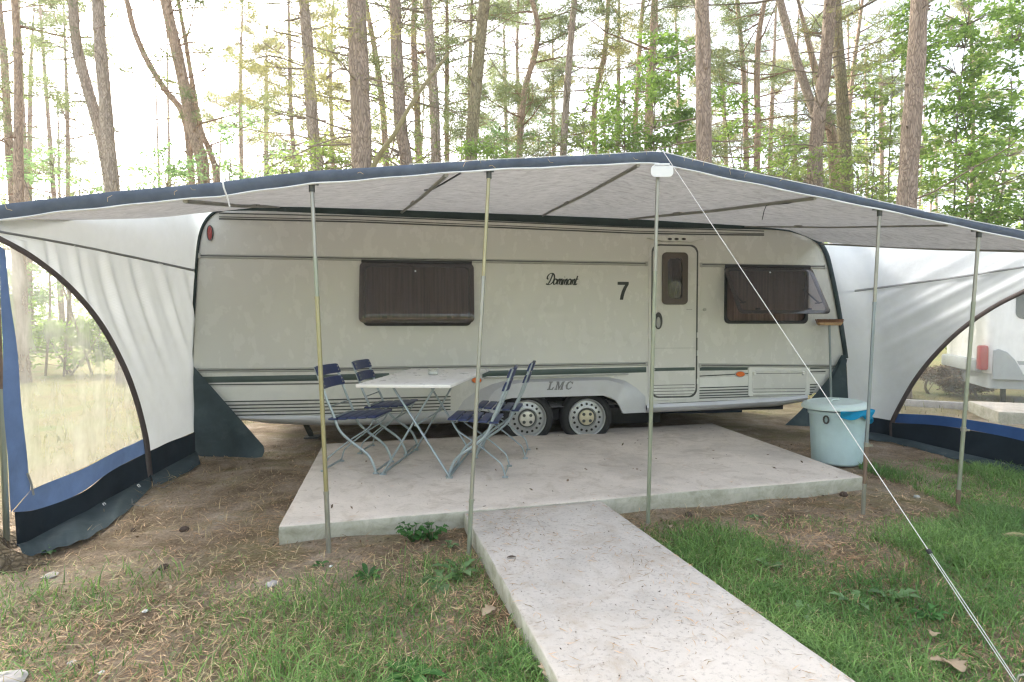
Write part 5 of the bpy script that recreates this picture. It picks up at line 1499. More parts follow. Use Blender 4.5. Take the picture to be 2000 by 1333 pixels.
pine('leaning brown stem low behind the joined pair of reddish pines', [(380, 190), (392, 255), (405, 285), (418, 320), (424, 350)], 12, 15.5, 'bark_red', 4, (7.5, 13), 30, seed=7, top=13)
pine('very thin orange pine stem left of the straight grey brown pine', [(563, -5), (566, 120), (568, 220), (574, 300), (580, 335)], 9, 22, 'bark_red', 20, (6.5, 17), 110, 'needle_y', seed=8, size=1.2)
pine('straight grey brown pine trunk with many dead side branches', [(592, -5), (601, 90), (606, 180), (612, 260), (620, 335)], 25, 12, 'bark_pale', 24, (8, 17), 50, 'needle_y', seed=9, extra=[(500, 28), (540, 55), (518, 130), (478, 122), (556, 182), (535, 235), (648, 45), (500, 205), (655, 280)])
pine('thickest reddish brown pine trunk directly behind the caravan', [(696, -5), (700, 110), (704, 220), (707, 335)], 43, 9.8, 'bark_grey', 16, (7.8, 16), 50, 'needle_y', seed=10, extra=[(652, 62), (640, 110), (632, 160), (655, 205), (760, 60)])
pine('thin orange pine curving behind the thickest trunk\'s right side', [(716, 15), (728, 75), (740, 150), (749, 230), (754, 325)], 13, 17, 'bark_red', 12, (6.5, 16), 70, 'needle_y', seed=11)
pine('dark grey pine trunk right of the thickest reddish one', [(771, -5), (774, 90), (779, 190), (784, 260), (794, 322)], 27, 11.5, 'bark_grey', 20, (8, 17), 50, seed=12, extra=[(815, 40), (745, 180), (825, 150), (740, 250), (830, 240)])
pine('slim brown pine trunk between two thicker pines above the left window', [(810, -5), (808, 80), (814, 200), (818, 325)], 14, 16, 'bark_red', 14, (7, 17), 60, seed=13)
pine('pinkish straight pine trunk, middling thick, above the awning\'s second pole', [(834, -5), (840, 90), (848, 200), (852, 325)], 21, 13, 'bark_pale', 10, (8, 17), 50, seed=14)
pine('thin straight orange pine right beside a pinkish thicker trunk', [(873, -5), (873, 120), (872, 230), (873, 320)], 10, 19, 'bark_red', 10, (8, 17), 60, seed=15)
pine('dark thin distant pine just left of the greenish leaning trunk', [(922, -5), (919, 90), (917, 180), (918, 310)], 9, 20, 'bark_red', 10, (7, 17), 60, seed=16)
pine('greenish brown pine trunk tapering and leaning to the right at its top', [(947, -5), (938, 80), (930, 170), (924, 240), (920, 315)], 26, 12.5, 'bark_green', 14, (8, 17), 55, seed=17, extra=[(980, 20), (895, 90), (985, 110), (965, 205), (885, 180), (890, 270)])
pine('faint very thin pine far behind, right of the greenish trunk', [(984, 40), (986, 150), (990, 300)], 8, 28, 'bark_red', 10, (9, 18), 70, seed=18, size=1.3)
pine('red brown pine with a wavy crooked stem above the awning middle', [(1038, -5), (1051, 50), (1046, 100), (1028, 165), (1020, 220), (1015, 308)], 13, 16, 'bark_red', 9, (6, 16), 80, seed=19, extra=[(1075, 90), (1090, 190), (985, 180)])
pine('thin straight pine stem left of the wavy crooked one', [(1012, 10), (1010, 120), (1014, 220), (1010, 308)], 8, 24, 'bark_red', 12, (7, 17), 80, seed=20, size=1.2)
pine('smooth pale pine leaning slightly right, standing alone in a bright gap', [(1123, -5), (1115, 80), (1107, 190), (1100, 306)], 15, 14.5, 'bark_pale', 4, (9, 17), 40, seed=21)
pine('yellowish pine leaning right under a leafy umbrella crown', [(1186, 40), (1180, 110), (1166, 170), (1160, 230), (1161, 300)], 12, 17, 'bark_red', 6, (6.5, 15), 70, 'needle_y', seed=22, extra=[(1200, 60), (1150, 70), (1175, 45), (1215, 90), (1140, 95)])
pine('pale thin pine stem just right of the yellowish leaning one', [(1209, 30), (1208, 150), (1206, 300)], 9, 21, 'bark_pale', 9, (7, 17), 50, seed=23)
pine('orange pine stem leaning right above the leafy young tree', [(1257, -5), (1250, 80), (1246, 160), (1240, 260)], 10, 19, 'bark_red', 8, (8, 17), 60, seed=24)
pine('stouter orange pine emerging from the leafy young tree', [(1279, -5), (1276, 80), (1270, 160), (1266, 290)], 18, 15, 'bark_red', 8, (8, 17), 50, seed=25)
pine('thick straight tan pine trunk behind the awning\'s roof peak', [(1371, -5), (1373, 80), (1374, 200), (1375, 312)], 32, 10.5, 'bark_grey', 7, (8, 17), 50, seed=26)
pine('thin orange pine with bare side branches, left of the twin slim stems', [(1439, -5), (1447, 80), (1453, 160), (1457, 290)], 11, 19, 'bark_red', 16, (7.5, 17), 60, seed=27)
pine('orange pine kinked in the middle with curved branches', [(1495, -5), (1482, 70), (1478, 160), (1480, 240), (1478, 320)], 13, 17, 'bark_red', 12, (7, 16), 70, seed=28)
pine('pale pine limb bending right down into a darker trunk', [(1522, -5), (1536, 50), (1556, 120), (1578, 185), (1594, 240), (1598, 330)], 18, 13.2, 'bark_pale', 5, (8.5, 16), 40, seed=29)
pine('brown forked pine trunk that the pale bent limb leans into', [(1622, -5), (1618, 60), (1607, 170), (1596, 260), (1588, 365)], 27, 12.8, 'bark_grey', 16, (8, 17), 50, 'needle_y', seed=30, extra=[(1665, 40), (1560, 60), (1680, 130), (1700, 90), (1545, 230)])
pine('grey green pine trunk just right of the forked one', [(1633, -5), (1636, 80), (1644, 180), (1648, 270), (1655, 372)], 24, 13.8, 'bark_green', 10, (8.5, 17), 45, seed=31)
pine('faint thin pine left of the pale bent limb', [(1512, 110), (1508, 200), (1504, 320)], 9, 24, 'bark_red', 9, (8, 17), 60, seed=32, size=1.2)
pine('thin reddish pine leaning right, between the twin trunks and big right one', [(1682, 20), (1670, 110), (1660, 200), (1655, 260), (1650, 340)], 9, 19, 'bark_red', 10, (7, 16), 60, seed=33)
pine('big grey brown pine trunk leaning right, in front of the green leaves', [(1796, -5), (1790, 110), (1783, 210), (1776, 310), (1770, 408)], 37, 10.2, 'bark_grey', 3, (8.5, 17), 40, seed=34)
pine('orange pine stub behind the forked brown trunk', [(1612, 215), (1624, 260), (1628, 300), (1632, 372)], 22, 16, 'bark_red', 4, (6.5, 12), 20, seed=35, top=11)
# a few more slender pines deeper in the wood
farp = [(60, 30, 'left of the very thin distant stem at upper left'), (470, 27, 'in the bright sky gap left of the thin orange stem'), (520, 33, 'far off beyond the bare sky gap at left'), (645, 26, 'between the grey brown pine and the thickest trunk'),
        (1080, 30, 'between the crooked pine and the smooth pale one'), (1325, 27, 'just left of the thick tan trunk'), (1412, 31, 'just right of the thick tan trunk'), (1555, 29, 'behind the pale bent limb'), (1720, 28, 'left of the big right trunk'), (1900, 27, 'deep behind the right leafy trees')]
for i, (px, Y, where) in enumerate(farp):
    pine('spindly far pine, ' + where, [(px + random.uniform(-8, 8), 20), (px, 150), (px + random.uniform(-6, 6), 320)], 8, Y, 'bark_red', 10, (7, 17), 90, ['needle', 'needle_y'][i % 2], seed=60 + i, size=1.35)
# dead branch leaning across the trunks
a, b, c, d = at(875, 106, 9.3), at(812, 190, 9.3), at(772, 260, 9.4), at(733, 318, 9.6)
e = at(690, 430, 9.7); f = Vector((e.x - 0.5, 9.8, 0))
dt = thing('dead_branch', 'long bare mossy branch leaning diagonally across the pine trunks behind the roof', 'branch', f)
mb = MB(tuple(f)); mb.tube([Vector(q) for q in smooth_line([f, e, d, c, b, a], 30, dim=3)], [0.06 - 0.035 * i / 29 for i in range(30)], 8); mb.build('limb', M['twig_green'], dt, 60)

# bushy broadleaf trees: ellipsoid regions of the photo filled with leafy sprays
def leafy(label, blobs, Y, stems, mat, per=26, size=0.10, seed=0, more=1.35, name='broadleaf_tree', cat='tree', dens=1.0, group='young broadleaf trees behind the caravan', spread=0.26):
    rr = random.Random(seed + 100)
    base = Vector((at(stems[0], 400, Y).x, Y, 0))
    root = thing(name, label, cat, base, 0, group)
    cs = []
    for (cx, cy, rx, ry) in blobs:
        c = at(cx, cy, Y); ax, az = rx / F_PX * Y, ry / F_PX * Y
        n_ = int(dens * (8 + ax * az * 24))
        for _ in range(n_):
            while True:
                q = Vector((rr.uniform(-1, 1), rr.uniform(-1, 1), rr.uniform(-1, 1)))
                if q.length < 1: break
            cs.append(Vector((c.x + q.x * ax, Y + q.y * min(ax, 1.3), c.z + q.z * az)))
    mb = MB(tuple(base)); 
    bs = [Vector((at(s_, 400, Y).x + rr.uniform(-0.1, 0.1), Y + rr.uniform(-0.3, 0.3), -0.05)) for s_ in stems]
    tops = []
    for i, b_ in enumerate(bs):
        bl = blobs[i % len(blobs)]; t_ = at(bl[0] + rr.uniform(-0.3, 0.3) * bl[2], bl[1] - bl[3] * 0.7, Y)
        pts = [b_, b_.lerp(t_, 0.35) + Vector((rr.uniform(-0.15, 0.15), 0, 0)), b_.lerp(t_, 0.7) + Vector((rr.uniform(-0.2, 0.2), 0, 0)), t_]
        S = [Vector(q) for q in smooth_line(pts, 16, dim=3)]; tops.append(S)
        mb.tube(S, [0.032 - 0.026 * k / 15 for k in range(16)], 6, caps=False)
    for c in cs:
        S = min(tops, key=lambda S: min((q - c).length for q in S)); q = min(S, key=lambda q: (q - c).length + max(0, q.z - c.z) * 2)
        mb.tube([q, q.lerp(c, 0.5) + Vector((0, 0, 0.06)), c], [0.009, 0.006, 0.003], 4, caps=False)
    mb.build('trunk', M['twig'], root, 60)
    link('crown', leaves(np.array([tuple(c - base) for c in cs]), int(per * more), size, spread), M[mat], root)
    return root
leafy('bushy bright green young tree left of the thick tan pine', [(1245, 220, 90, 75), (1290, 130, 60, 60), (1200, 280, 60, 30), (1330, 250, 40, 50), (1300, 290, 70, 30)], 12.2, [1235, 1262, 1300, 1215], 'leaf', 30, 0.11, 1, dens=1.5)
leafy('tall leafy tree with arching fronds filling the upper right corner', [(1900, 60, 110, 80), (1960, 160, 80, 90), (1860, 200, 80, 80), (1990, 30, 60, 60), (1810, 60, 60, 70), (1930, 260, 90, 60)], 12.5, [1850, 1905, 1970], 'leaf', 28, 0.13, 2, dens=1.15)
leafy('dense green leafy bush at right edge just above the awning', [(1960, 340, 90, 90), (1880, 330, 70, 80), (1990, 420, 60, 50), (1900, 420, 60, 30)], 11.3, [1858, 1880, 1950, 1985], 'leaf', 30, 0.12, 3, dens=1.3)
leafy('lighter green leafy tree left of the big right pine trunk', [(1720, 240, 50, 90), (1745, 130, 60, 70), (1700, 330, 50, 50), (1810, 330, 40, 60)], 13.5, [1692, 1715, 1742], 'leaf_y', 24, 0.12, 4, dens=0.9)
leafy('open leafy tree with yellowish leaves between the tan and forked pines', [(1440, 250, 50, 60), (1520, 270, 50, 50), (1405, 190, 40, 40), (1470, 320, 70, 25)], 14, [1425, 1465, 1530], 'leaf', 22, 0.11, 5, dens=0.9)
leafy('low yellow green shrub between forked trunk and big right trunk', [(1690, 370, 45, 30), (1560, 320, 50, 30), (1720, 390, 30, 20), (1640, 330, 40, 40)], 12.0, [1560, 1690], 'leaf_y', 24, 0.10, 6, dens=0.9)
leafy('small hazel shrub with bluish leaves at left of the joined reddish pines', [(330, 310, 50, 40), (290, 350, 40, 25), (370, 335, 50, 25)], 12.5, [300, 330], 'leaf_b', 22, 0.10, 7, dens=0.9)
leafy('leafy shrub with pale green leaves right of the joined reddish pines', [(470, 250, 60, 50), (440, 320, 60, 30), (520, 310, 60, 35)], 12.8, [430, 475, 520], 'leaf_b', 20, 0.10, 8, dens=0.8)
leafy('bright yellow green shrub at the foot of the grey brown pine', [(630, 310, 60, 25), (560, 325, 50, 20), (680, 320, 40, 18)], 10.8, [600, 640], 'leaf_y', 24, 0.09, 9, dens=1.1)
leafy('small fresh green sprig in front of the greenish pine trunk', [(920, 290, 25, 20), (960, 300, 30, 14)], 11.5, [920, 950], 'leaf', 22, 0.09, 10, dens=1.3)
leafy('thin bluish leaved bush above the left awning roof', [(90, 330, 70, 45), (160, 350, 50, 30), (30, 320, 50, 50)], 14.5, [70, 120, 165], 'leaf_b', 20, 0.11, 11, dens=0.7)
leafy('airy sapling with pale leaves left of the bushy bright green tree', [(1150, 250, 40, 45), (1095, 275, 40, 25), (1170, 190, 30, 30)], 14.5, [1130, 1165], 'leaf_y', 20, 0.11, 12, dens=0.8)
leafy('low yellow leaved shrub between the dark grey and slim brown pines', [(790, 318, 40, 14), (850, 305, 40, 18), (740, 300, 30, 20)], 13, [775, 812], 'leaf_y', 20, 0.09, 13, dens=1.0)
leafy('sparse bluish sapling between the crooked pine and greenish trunk', [(1000, 270, 45, 30), (1060, 260, 40, 30), (960, 250, 30, 40)], 16, [985, 1045], 'leaf_b', 18, 0.11, 14, dens=0.7)
# shrubs glimpsed through the clear left window
leafy('dark hedge shrub seen blurred through the clear left window', [(130, 650, 60, 40), (60, 645, 60, 55), (200, 660, 50, 40), (130, 690, 110, 30)], 15, [118, 130, 140], 'leaf', 26, 0.14, 15, dens=1.4, name='shrub', cat='shrub', group='shrubs beyond the clear windows')
leafy('taller leafy shrub seen through the top of the clear left window', [(80, 560, 60, 60), (20, 560, 50, 70), (-40, 580, 60, 80), (60, 640, 60, 50)], 18, [40, 60], 'leaf_b', 22, 0.15, 16, dens=1.0, name='shrub', cat='shrub', group='shrubs beyond the clear windows')
leafy('low brown twiggy bush behind the beam beyond the right window', [(1840, 735, 45, 20), (1890, 750, 40, 22)], 10.6, [1840, 1890], 'bark_bit', 150, 0.05, 17, dens=3.5, name='shrub', cat='shrub', group='shrubs beyond the clear windows', spread=0.16)
pine('trunk glimpsed through the clear left window beside its blue border', [(38, 480), (42, 580), (44, 680), (46, 715)], 22, 13, 'bark_red', 2, (8, 15), 20, seed=90, top=14)

# far wood: a loose mass of foliage closing the view, thinning upwards
nW = 5200
ang = rng.uniform(-62, 62, nW); dist = rng.uniform(34, 60, nW)
zz = rng.random(nW) ** 1.6 * 22 * (0.55 + 0.45 * np.sin(ang * 0.19 + 1.3) * np.sin(ang * 0.071)) + 0.3
C = np.stack([np.sin(np.radians(ang)) * dist, np.cos(np.radians(ang)) * dist, zz], 1)
keep = np.sin(C[:, 0] * 0.31) + np.sin(C[:, 2] * 0.9 + C[:, 0] * 0.17) + rng.normal(0, 0.6, nW) > -0.2
ang2 = rng.uniform(62, 298, 5200); dist2 = rng.uniform(20, 42, 5200)
zz2 = rng.random(5200) ** 1.3 * 15 * (0.6 + 0.4 * np.sin(ang2 * 0.19 + 1.3) * np.sin(ang2 * 0.071)) + 0.3
C2 = np.stack([np.sin(np.radians(ang2)) * dist2, np.cos(np.radians(ang2)) * dist2, zz2], 1)
C = np.concatenate([C[keep], C2]); keep = np.ones(len(C), bool)
fw = link('distant_wood', leaves(C[keep], 16, 0.42, 1.0, 0.7), M['leaf_y'], None)
tag(fw, 'loose mass of pale foliage of the wood far behind the pine trunks', 'wood', kind='stuff')
nS = 36
mb = MB()
for i in range(nS):
    a = R(random.uniform(-58, 58)); dd = random.uniform(32, 58); x, y = math.sin(a) * dd, math.cos(a) * dd; lx = random.uniform(-1, 1)
    mb.tube([(x, y, 0), (x + lx * 0.4, y, 8), (x + lx, y, 18)], [0.14, 0.11, 0.05], 6, caps=False)
fs_ = mb.build('distant_trunks', M['bark_red'], None, 60); tag(fs_, 'far thin trunks of the wood standing behind all the nearer pines', 'wood', kind='stuff')

# mossy root flare of a tree cut by the left edge of the frame
tbz = Vector((-3.16, 3.0, 0))
ot = thing('old_tree', 'mossy brown tree base with roots at the lower left frame edge', 'tree', tbz)
mb = MB(); n_ = 28; vs, fs = [], []; prof = [(0.50, -0.05), (0.40, 0.02), (0.33, 0.08), (0.28, 0.20), (0.25, 0.45), (0.24, 0.9), (0.22, 2.0), (0.19, 4.0), (0.15, 8.0)]
for r_, z in prof:
    for k in range(n_):
        a = 2 * math.pi * k / n_; f = 1 + (0.28 * math.sin(a * 5 + 0.6) * max(0, 0.3 - z) / 0.3) + 0.05 * math.sin(a * 11 + z * 4)
        vs.append((r_ * f * math.cos(a) - 0.10 * z, r_ * f * math.sin(a) - 0.15 * z, z))
for j in range(len(prof) - 1):
    for k in range(n_): fs.append((j * n_ + k, j * n_ + (k + 1) % n_, (j + 1) * n_ + (k + 1) % n_, (j + 1) * n_ + k))
mb.add(vs, fs); mb.build('trunk', M['bark_moss'], ot, 60)

# ================================================================== GRASS, LITTER
def nz(x, y, s, seed):
    r_ = np.random.default_rng(seed); out = 0
    for _ in range(7):
        a = r_.uniform(0, 2 * np.pi); f = s * r_.uniform(0.6, 1.7); p = r_.uniform(0, 6.28)
        out = out + np.sin((x * np.cos(a) + y * np.sin(a)) * f + p)
    return out / 7 ** 0.5
def sd_quad(x, y, c, m):
    """True inside the convex quad c grown by m"""
    ins = np.ones_like(x, bool)
    for i in range(4):
        ax, ay = c[i]; bx_, by_ = c[(i + 1) % 4]; l = math.hypot(bx_ - ax, by_ - ay)
        d = ((bx_ - ax) * (y - ay) - (by_ - ay) * (x - ax)) / l
        ins &= d > -m
    return ins
SLQ = [(-1.40, 3.36), (2.80, 4.47), (2.47, 6.94), (-1.92, 5.71)]
PAQ = [(0.846, -0.6), (1.876, -0.6), (0.612, 3.87), (-0.305, 3.622)]
def left_edge(y): return -0.305 + (3.622 - y) * (0.846 + 0.305) / 4.222
def right_edge(y): return 0.612 + (3.87 - y) * (1.876 - 0.612) / 4.47
def grass_density(x, y):
    n1 = nz(x, y, 2.2, 1); n2 = nz(x, y, 6.0, 2)
    fl_ = np.interp(x, [-3, 3.3], [3.05, 3.8])         # line of the poles
    # left lawn: thick by the path, thinning towards the left litter
    dl = np.clip(1.15 - (left_edge(y) - x) / 1.45, 0.13, 1.0) * np.clip(0.75 + 0.6 * nz(x, y, 3.2, 5), 0.1, 1.2) * np.clip((3.25 - y) / 0.6, 0.0, 1)
    dr = np.clip(0.85 + 0.5 * nz(x, y, 3.6, 6), 0.15, 1) * np.clip((fl_ + 0.22 - y) / 0.5, 0, 1)
    d = np.where(x < left_edge(y), dl, dr)
    d = np.where((x > 3.2) & (y > fl_ - 0.3), np.clip(0.9 - (y - 4.6) * 0.9, 0, 0.8), d)
    d = d * np.clip(0.80 + 0.5 * n1 + 0.35 * n2, 0.06, 1.2)
    bald = np.exp(-(((x - 1.35) / 0.35) ** 2 + ((y - 2.95) / 0.16) ** 2)) * 0.8 + np.exp(-(((x - 2.1) / 0.3) ** 2 + ((y - 2.75) / 0.16) ** 2)) * 0.8 + np.exp(-(((x + 0.25) / 0.3) ** 2 + ((y - 2.35) / 0.15) ** 2)) * 0.6
    return d * np.clip(1 - 0.9 * bald, 0.05, 1)
def scatter(n, x0, x1, y0, y1, fn):
    x = rng.uniform(x0, x1, n); y = rng.uniform(y0, y1, n)
    k = rng.random(n) < fn(x, y)
    x, y = x[k], y[k]
    ok = ~sd_quad(x, y, SLQ, 0.012) & ~sd_quad(x, y, PAQ, 0.012)
    return x[ok], y[ok]
def blades(x, y, hmin, hmax, wd, lean=0.6, z0=None):
    n = len(x); z = gh(x, y) if z0 is None else z0
    h = rng.uniform(hmin, hmax, n) * (0.7 + 0.5 * np.clip(nz(x, y, 4, 9), -0.6, 1)); a = rng.uniform(0, 2 * np.pi, n); l = rng.uniform(0.15, lean, n) * h
    dx, dy = np.cos(a), np.sin(a); sx, sy = -np.sin(a + rng.normal(0, 0.5, n)), np.cos(a)
    w_ = wd * rng.uniform(0.6, 1.4, n)
    V = np.zeros((n, 7, 3))
    for i, (t, wv) in enumerate(((0, 1.0), (0.45, 0.85), (0.8, 0.5))):
        off = l * t ** 1.8 * 1.5
        zc = z + h * (t - 0.22 * t * t * (l / h))
        V[:, 2 * i] = np.stack([x + dx * off - sx * w_ * wv / 2, y + dy * off - sy * w_ * wv / 2, zc], 1)
        V[:, 2 * i + 1] = np.stack([x + dx * off + sx * w_ * wv / 2, y + dy * off + sy * w_ * wv / 2, zc], 1)
    V[:, 6] = np.stack([x + dx * l * 1.7, y + dy * l * 1.7, z + h * (0.92 - 0.25 * l / h)], 1)
    b = np.arange(n)[:, None] * 7
    F = np.concatenate([b + np.array([[0, 1, 3, 2]]), b + np.array([[2, 3, 5, 4]]), b + np.array([[4, 5, 6, 6]])], 0)
    q = F[:2 * n]; t3 = b + np.array([[4, 5, 6]])
    me = bpy.data.meshes.new('m'); me.vertices.add(n * 7); me.vertices.foreach_set('co', V.astype(np.float32).ravel())
    idx = np.concatenate([q.ravel(), t3.ravel()]).astype(np.int32)
    me.loops.add(len(idx)); me.loops.foreach_set('vertex_index', idx)
    npoly = 3 * n; me.polygons.add(npoly)
    ls = np.concatenate([np.arange(2 * n) * 4, 8 * n + np.arange(n) * 3]).astype(np.int32); lt_ = np.concatenate([np.full(2 * n, 4), np.full(n, 3)]).astype(np.int32)
    me.polygons.foreach_set('loop_start', ls); me.polygons.foreach_set('loop_total', lt_); me.update(); me.validate()
    return me
x, y = scatter(520000, -3.4, 4.6, 0.9, 5.6, grass_density)
go = link('grass', blades(x, y, 0.025, 0.10, 0.0048, 1.2), M['grass'], None); tag(go, 'short uneven green grass growing in patches on both sides of the path', 'grass', kind='stuff')
x, y = scatter(90000, -3.4, 4.6, 0.9, 5.0, lambda x, y: grass_density(x, y) * np.where(x < 0, 0.40, 0.26) + 0.05)
go = link('dry_grass', blades(x, y, 0.03, 0.085, 0.0028, 1.5), M['straw_p'], None); tag(go, 'thin dry yellow blades of grass mixed into the green lawn', 'grass', kind='stuff')
# meadow beyond the side walls
def mead(x, y): return np.clip(0.5 + 0.5 * nz(x, y, 1.0, 21), 0, 1)
x1, y1 = rng.uniform(-14, -3.5, 14000), rng.uniform(4, 14, 14000); k = rng.random(14000) < mead(x1, y1)
x2, y2 = rng.uniform(4.9, 11, 7000), rng.uniform(5.5, 11, 7000); k2 = rng.random(7000) < mead(x2, y2) * 0.6
xx, yy = np.concatenate([x1[k], x2[k2]]), np.concatenate([y1[k], y2[k2]])
go = link('meadow_grass', blades(xx, yy, 0.06, 0.16, 0.008, 1.2, z0=np.zeros_like(xx) - 0.01), M['meadow'], None); tag(go, 'rough yellowish meadow grass outside the awning walls', 'grass', kind='stuff')

def litter(x, y, z, lmin, lmax, wd, tilt=0.25):
    n = len(x); a = rng.uniform(0, np.pi * 2, n); L = rng.uniform(lmin, lmax, n); t = rng.normal(0, tilt, n)
    d = np.stack([np.cos(a) * np.cos(t), np.sin(a) * np.cos(t), np.sin(t)], 1); s = np.stack([-np.sin(a), np.cos(a), np.zeros(n)], 1)
    c = np.stack([x, y, z + np.abs(np.sin(t)) * L / 2 + 0.002], 1); bendv = s * (rng.normal(0, 0.12, n) * L)[:, None]
    w_ = (wd * rng.uniform(0.7, 1.3, n))[:, None]
    p0 = c - d * L[:, None] / 2; p1 = c + bendv; p2 = c + d * L[:, None] / 2
    up_ = np.array([0, 0, 0.0012])
    V = np.stack([p0, p1 - s * w_ / 2, p2, p1 + s * w_ / 2 + up_], 1).reshape(-1, 3)
    return tri_mesh(V, np.arange(4 * n).reshape(-1, 4))
def lit_d(x, y):
    fl_ = np.interp(x, [-3, 3.3], [3.1, 3.9])
    base_ = np.where(y < fl_, 0.85, np.where(y < fl_ + 0.6, 0.6, 0.25))
    return base_ * np.clip(0.7 + 0.5 * nz(x, y, 2.5, 31), 0.08, 1.1)
x, y = scatter(190000, -3.6, 4.6, 0.9, 6.3, lit_d)
lo_ = link('needle_litter', litter(x, y, gh(x, y), 0.035, 0.09, 0.0034), M['straw'], None); tag(lo_, 'brown fallen pine needles strewn over the bare soil and lawn', 'litter', kind='stuff')
x, y = scatter(45000, -3.6, 4.6, 0.9, 5.2, lambda x, y: np.where(x < -0.2, 0.8, 0.25) * np.where(y < 3.2, 1, 0.15) * np.clip(0.6 + 0.6 * nz(x, y, 2, 33), 0, 1))
lo_ = link('straw_litter', litter(x, y, gh(x, y) + 0.004, 0.04, 0.11, 0.0034, 0.35), M['straw_p'], None); tag(lo_, 'pale straw and dry stalks lying on the ground at lower left', 'litter', kind='stuff')
n = 26000; fx = rng.uniform(-3.6, 4.6, n); fy = rng.uniform(0.9, 6.2, n); k = (rng.random(n) < np.clip(0.55 + 0.5 * nz(fx, fy, 3, 51), 0.05, 1)) & ~sd_quad(fx, fy, SLQ, 0.01) & ~sd_quad(fx, fy, PAQ, 0.01)
fl3 = np.stack([fx[k], fy[k], gh(fx[k], fy[k]) + 0.003], 1)
lo_ = link('bark_flakes', leaves(fl3[::2], 1, 0.022, 0.004, 0.1, 0.0), M['bark_bit'], None); tag(lo_, 'brown flakes of bark and broken leaves littering the soil', 'litter', kind='stuff')
lo_ = link('leaf_crumbs', leaves(fl3[1::4], 1, 0.026, 0.004, 0.1, 0.0), M['dead_leaf'], None); tag(lo_, 'pale crumbs of dry leaves scattered over soil and lawn', 'litter', kind='stuff')
# needles on the concrete
n = 2600; t = rng.random(n); y = 0.9 + (3.85 - 0.9) * rng.random(n) ; u_ = rng.random(n); x = left_edge(y) * (1 - u_) + right_edge(y) * u_
k = (rng.random(n) < np.clip(0.45 + 0.5 * nz(x, y, 5, 41), 0.05, 1)) & (y < 3.6 + 0.24 * (x + 0.3))
x, y = x[k], y[k]
n2 = 380; s_, t_ = rng.random(n2), rng.random(n2) ** 1.6
px_ = ((1 - t_) * ((1 - s_) * -1.40 + s_ * 2.80) + t_ * ((1 - s_) * -1.92 + s_ * 2.47)); py_ = ((1 - t_) * ((1 - s_) * 3.36 + s_ * 4.47) + t_ * ((1 - s_) * 5.71 + s_ * 6.94))
X_, Y_ = np.concatenate([x, px_]), np.concatenate([y, py_]); Z_ = np.concatenate([np.full(len(x), 0.1065), np.full(n2, 0.1125)])
lo_ = link('needles_on_concrete', litter(X_, Y_, Z_, 0.025, 0.07, 0.0024, 0.06), M['straw'], None); tag(lo_, 'orange brown pine needles scattered on the concrete path and slab', 'litter', kind='stuff')
n = 420; y = 0.9 + 2.9 * rng.random(n); u_ = rng.random(n); x = left_edge(y) * (1 - u_) + right_edge(y) * u_; k = y < 3.6 + 0.24 * (x + 0.3)
sdv = np.stack([x[k], y[k], np.full(k.sum(), 0.1065)], 1)
lo_ = link('crumbs_on_path', leaves(sdv, 1, 0.009, 0.004, 0.1), M['cone'], None); tag(lo_, 'tiny dark bark crumbs scattered on the pale path', 'litter', kind='stuff')

n = 90; s_, t_ = rng.random(n), rng.random(n) ** 1.3
px_ = ((1 - t_) * ((1 - s_) * -1.40 + s_ * 2.80) + t_ * ((1 - s_) * -1.92 + s_ * 2.47)); py_ = ((1 - t_) * ((1 - s_) * 3.36 + s_ * 4.47) + t_ * ((1 - s_) * 5.71 + s_ * 6.94))
lo_ = link('leaf_bits', leaves(np.stack([px_, py_, np.full(n, 0.114)], 1), 1, 0.030, 0.003, 0.1, 0.0), M['bark_bit'], None); tag(lo_, 'reddish brown bits of dead leaves lying on the slab', 'litter', kind='stuff')
# ================================================================== SMALL GROUND THINGS
def leaf_shape(mb, p, d, L, W, up=0.3, lobes=0, curl=0.15, n_=7):
    d = Vector(d).normalized(); s_ = d.cross(Vector((0, 0, 1))).normalized(); vs = []
    for i in range(n_ + 1):
        t = i / n_; w_ = W * math.sin(math.pi * min(t * 0.93 + 0.05, 1)) ** 0.8 * (1 + (0.35 * math.sin(t * lobes * 6.28) if lobes else 0))
        c = Vector(p) + d * (L * t) + Vector((0, 0, L * (up * t - curl * 2.2 * t * t)))
        vs += [c - s_ * w_ / 2 + Vector((0, 0, w_ * 0.18)), c, c + s_ * w_ / 2 + Vector((0, 0, w_ * 0.18))]
    fs = []
    for i in range(n_): a = i * 3; fs += [(a, a + 1, a + 4, a + 3), (a + 1, a + 2, a + 5, a + 4)]
    mb.add(vs, fs)
def weed(label, px, py, nl, L, W, mat, up=0.6, lobes=0, stem=0.0, name='weed', group='broad leaved weeds in the grass', seed=0):
    rr = random.Random(seed); p = ground_at(px, py); p.z = float(gh(p.x, p.y)); 
    root = thing(name, label, 'weed', p, 0, group); mb = MB(); ms = MB()
    for i in range(nl):
        a = 2 * math.pi * i / nl + rr.uniform(-0.4, 0.4); l = L * 0.88 * rr.uniform(0.65, 1.15)
        o_ = Vector((math.cos(a) * 0.01, math.sin(a) * 0.01, 0.004))
        if stem:
            h = stem * rr.uniform(0.4, 1.0); e = Vector((math.cos(a), math.sin(a), 0)) * h * rr.uniform(0.3, 1.0) + Vector((0, 0, h)); ms.tube([o_, e], 0.0022, 4); o_ = e
        leaf_shape(mb, o_, (math.cos(a), math.sin(a), 0), l, W * 0.8 * rr.uniform(0.8, 1.2), up * rr.uniform(0.6, 1.3), lobes, 0.22)
    mb.build('leaves', M[mat], root, 60)
    if stem: ms.build('stems', M[mat], root, 60)
weed('clump of round toothed dark green leaves against the slab edge, left half', 806, 1058, 26, 0.055, 0.05, 'weed', 0.3, 3, 0.10, seed=1)
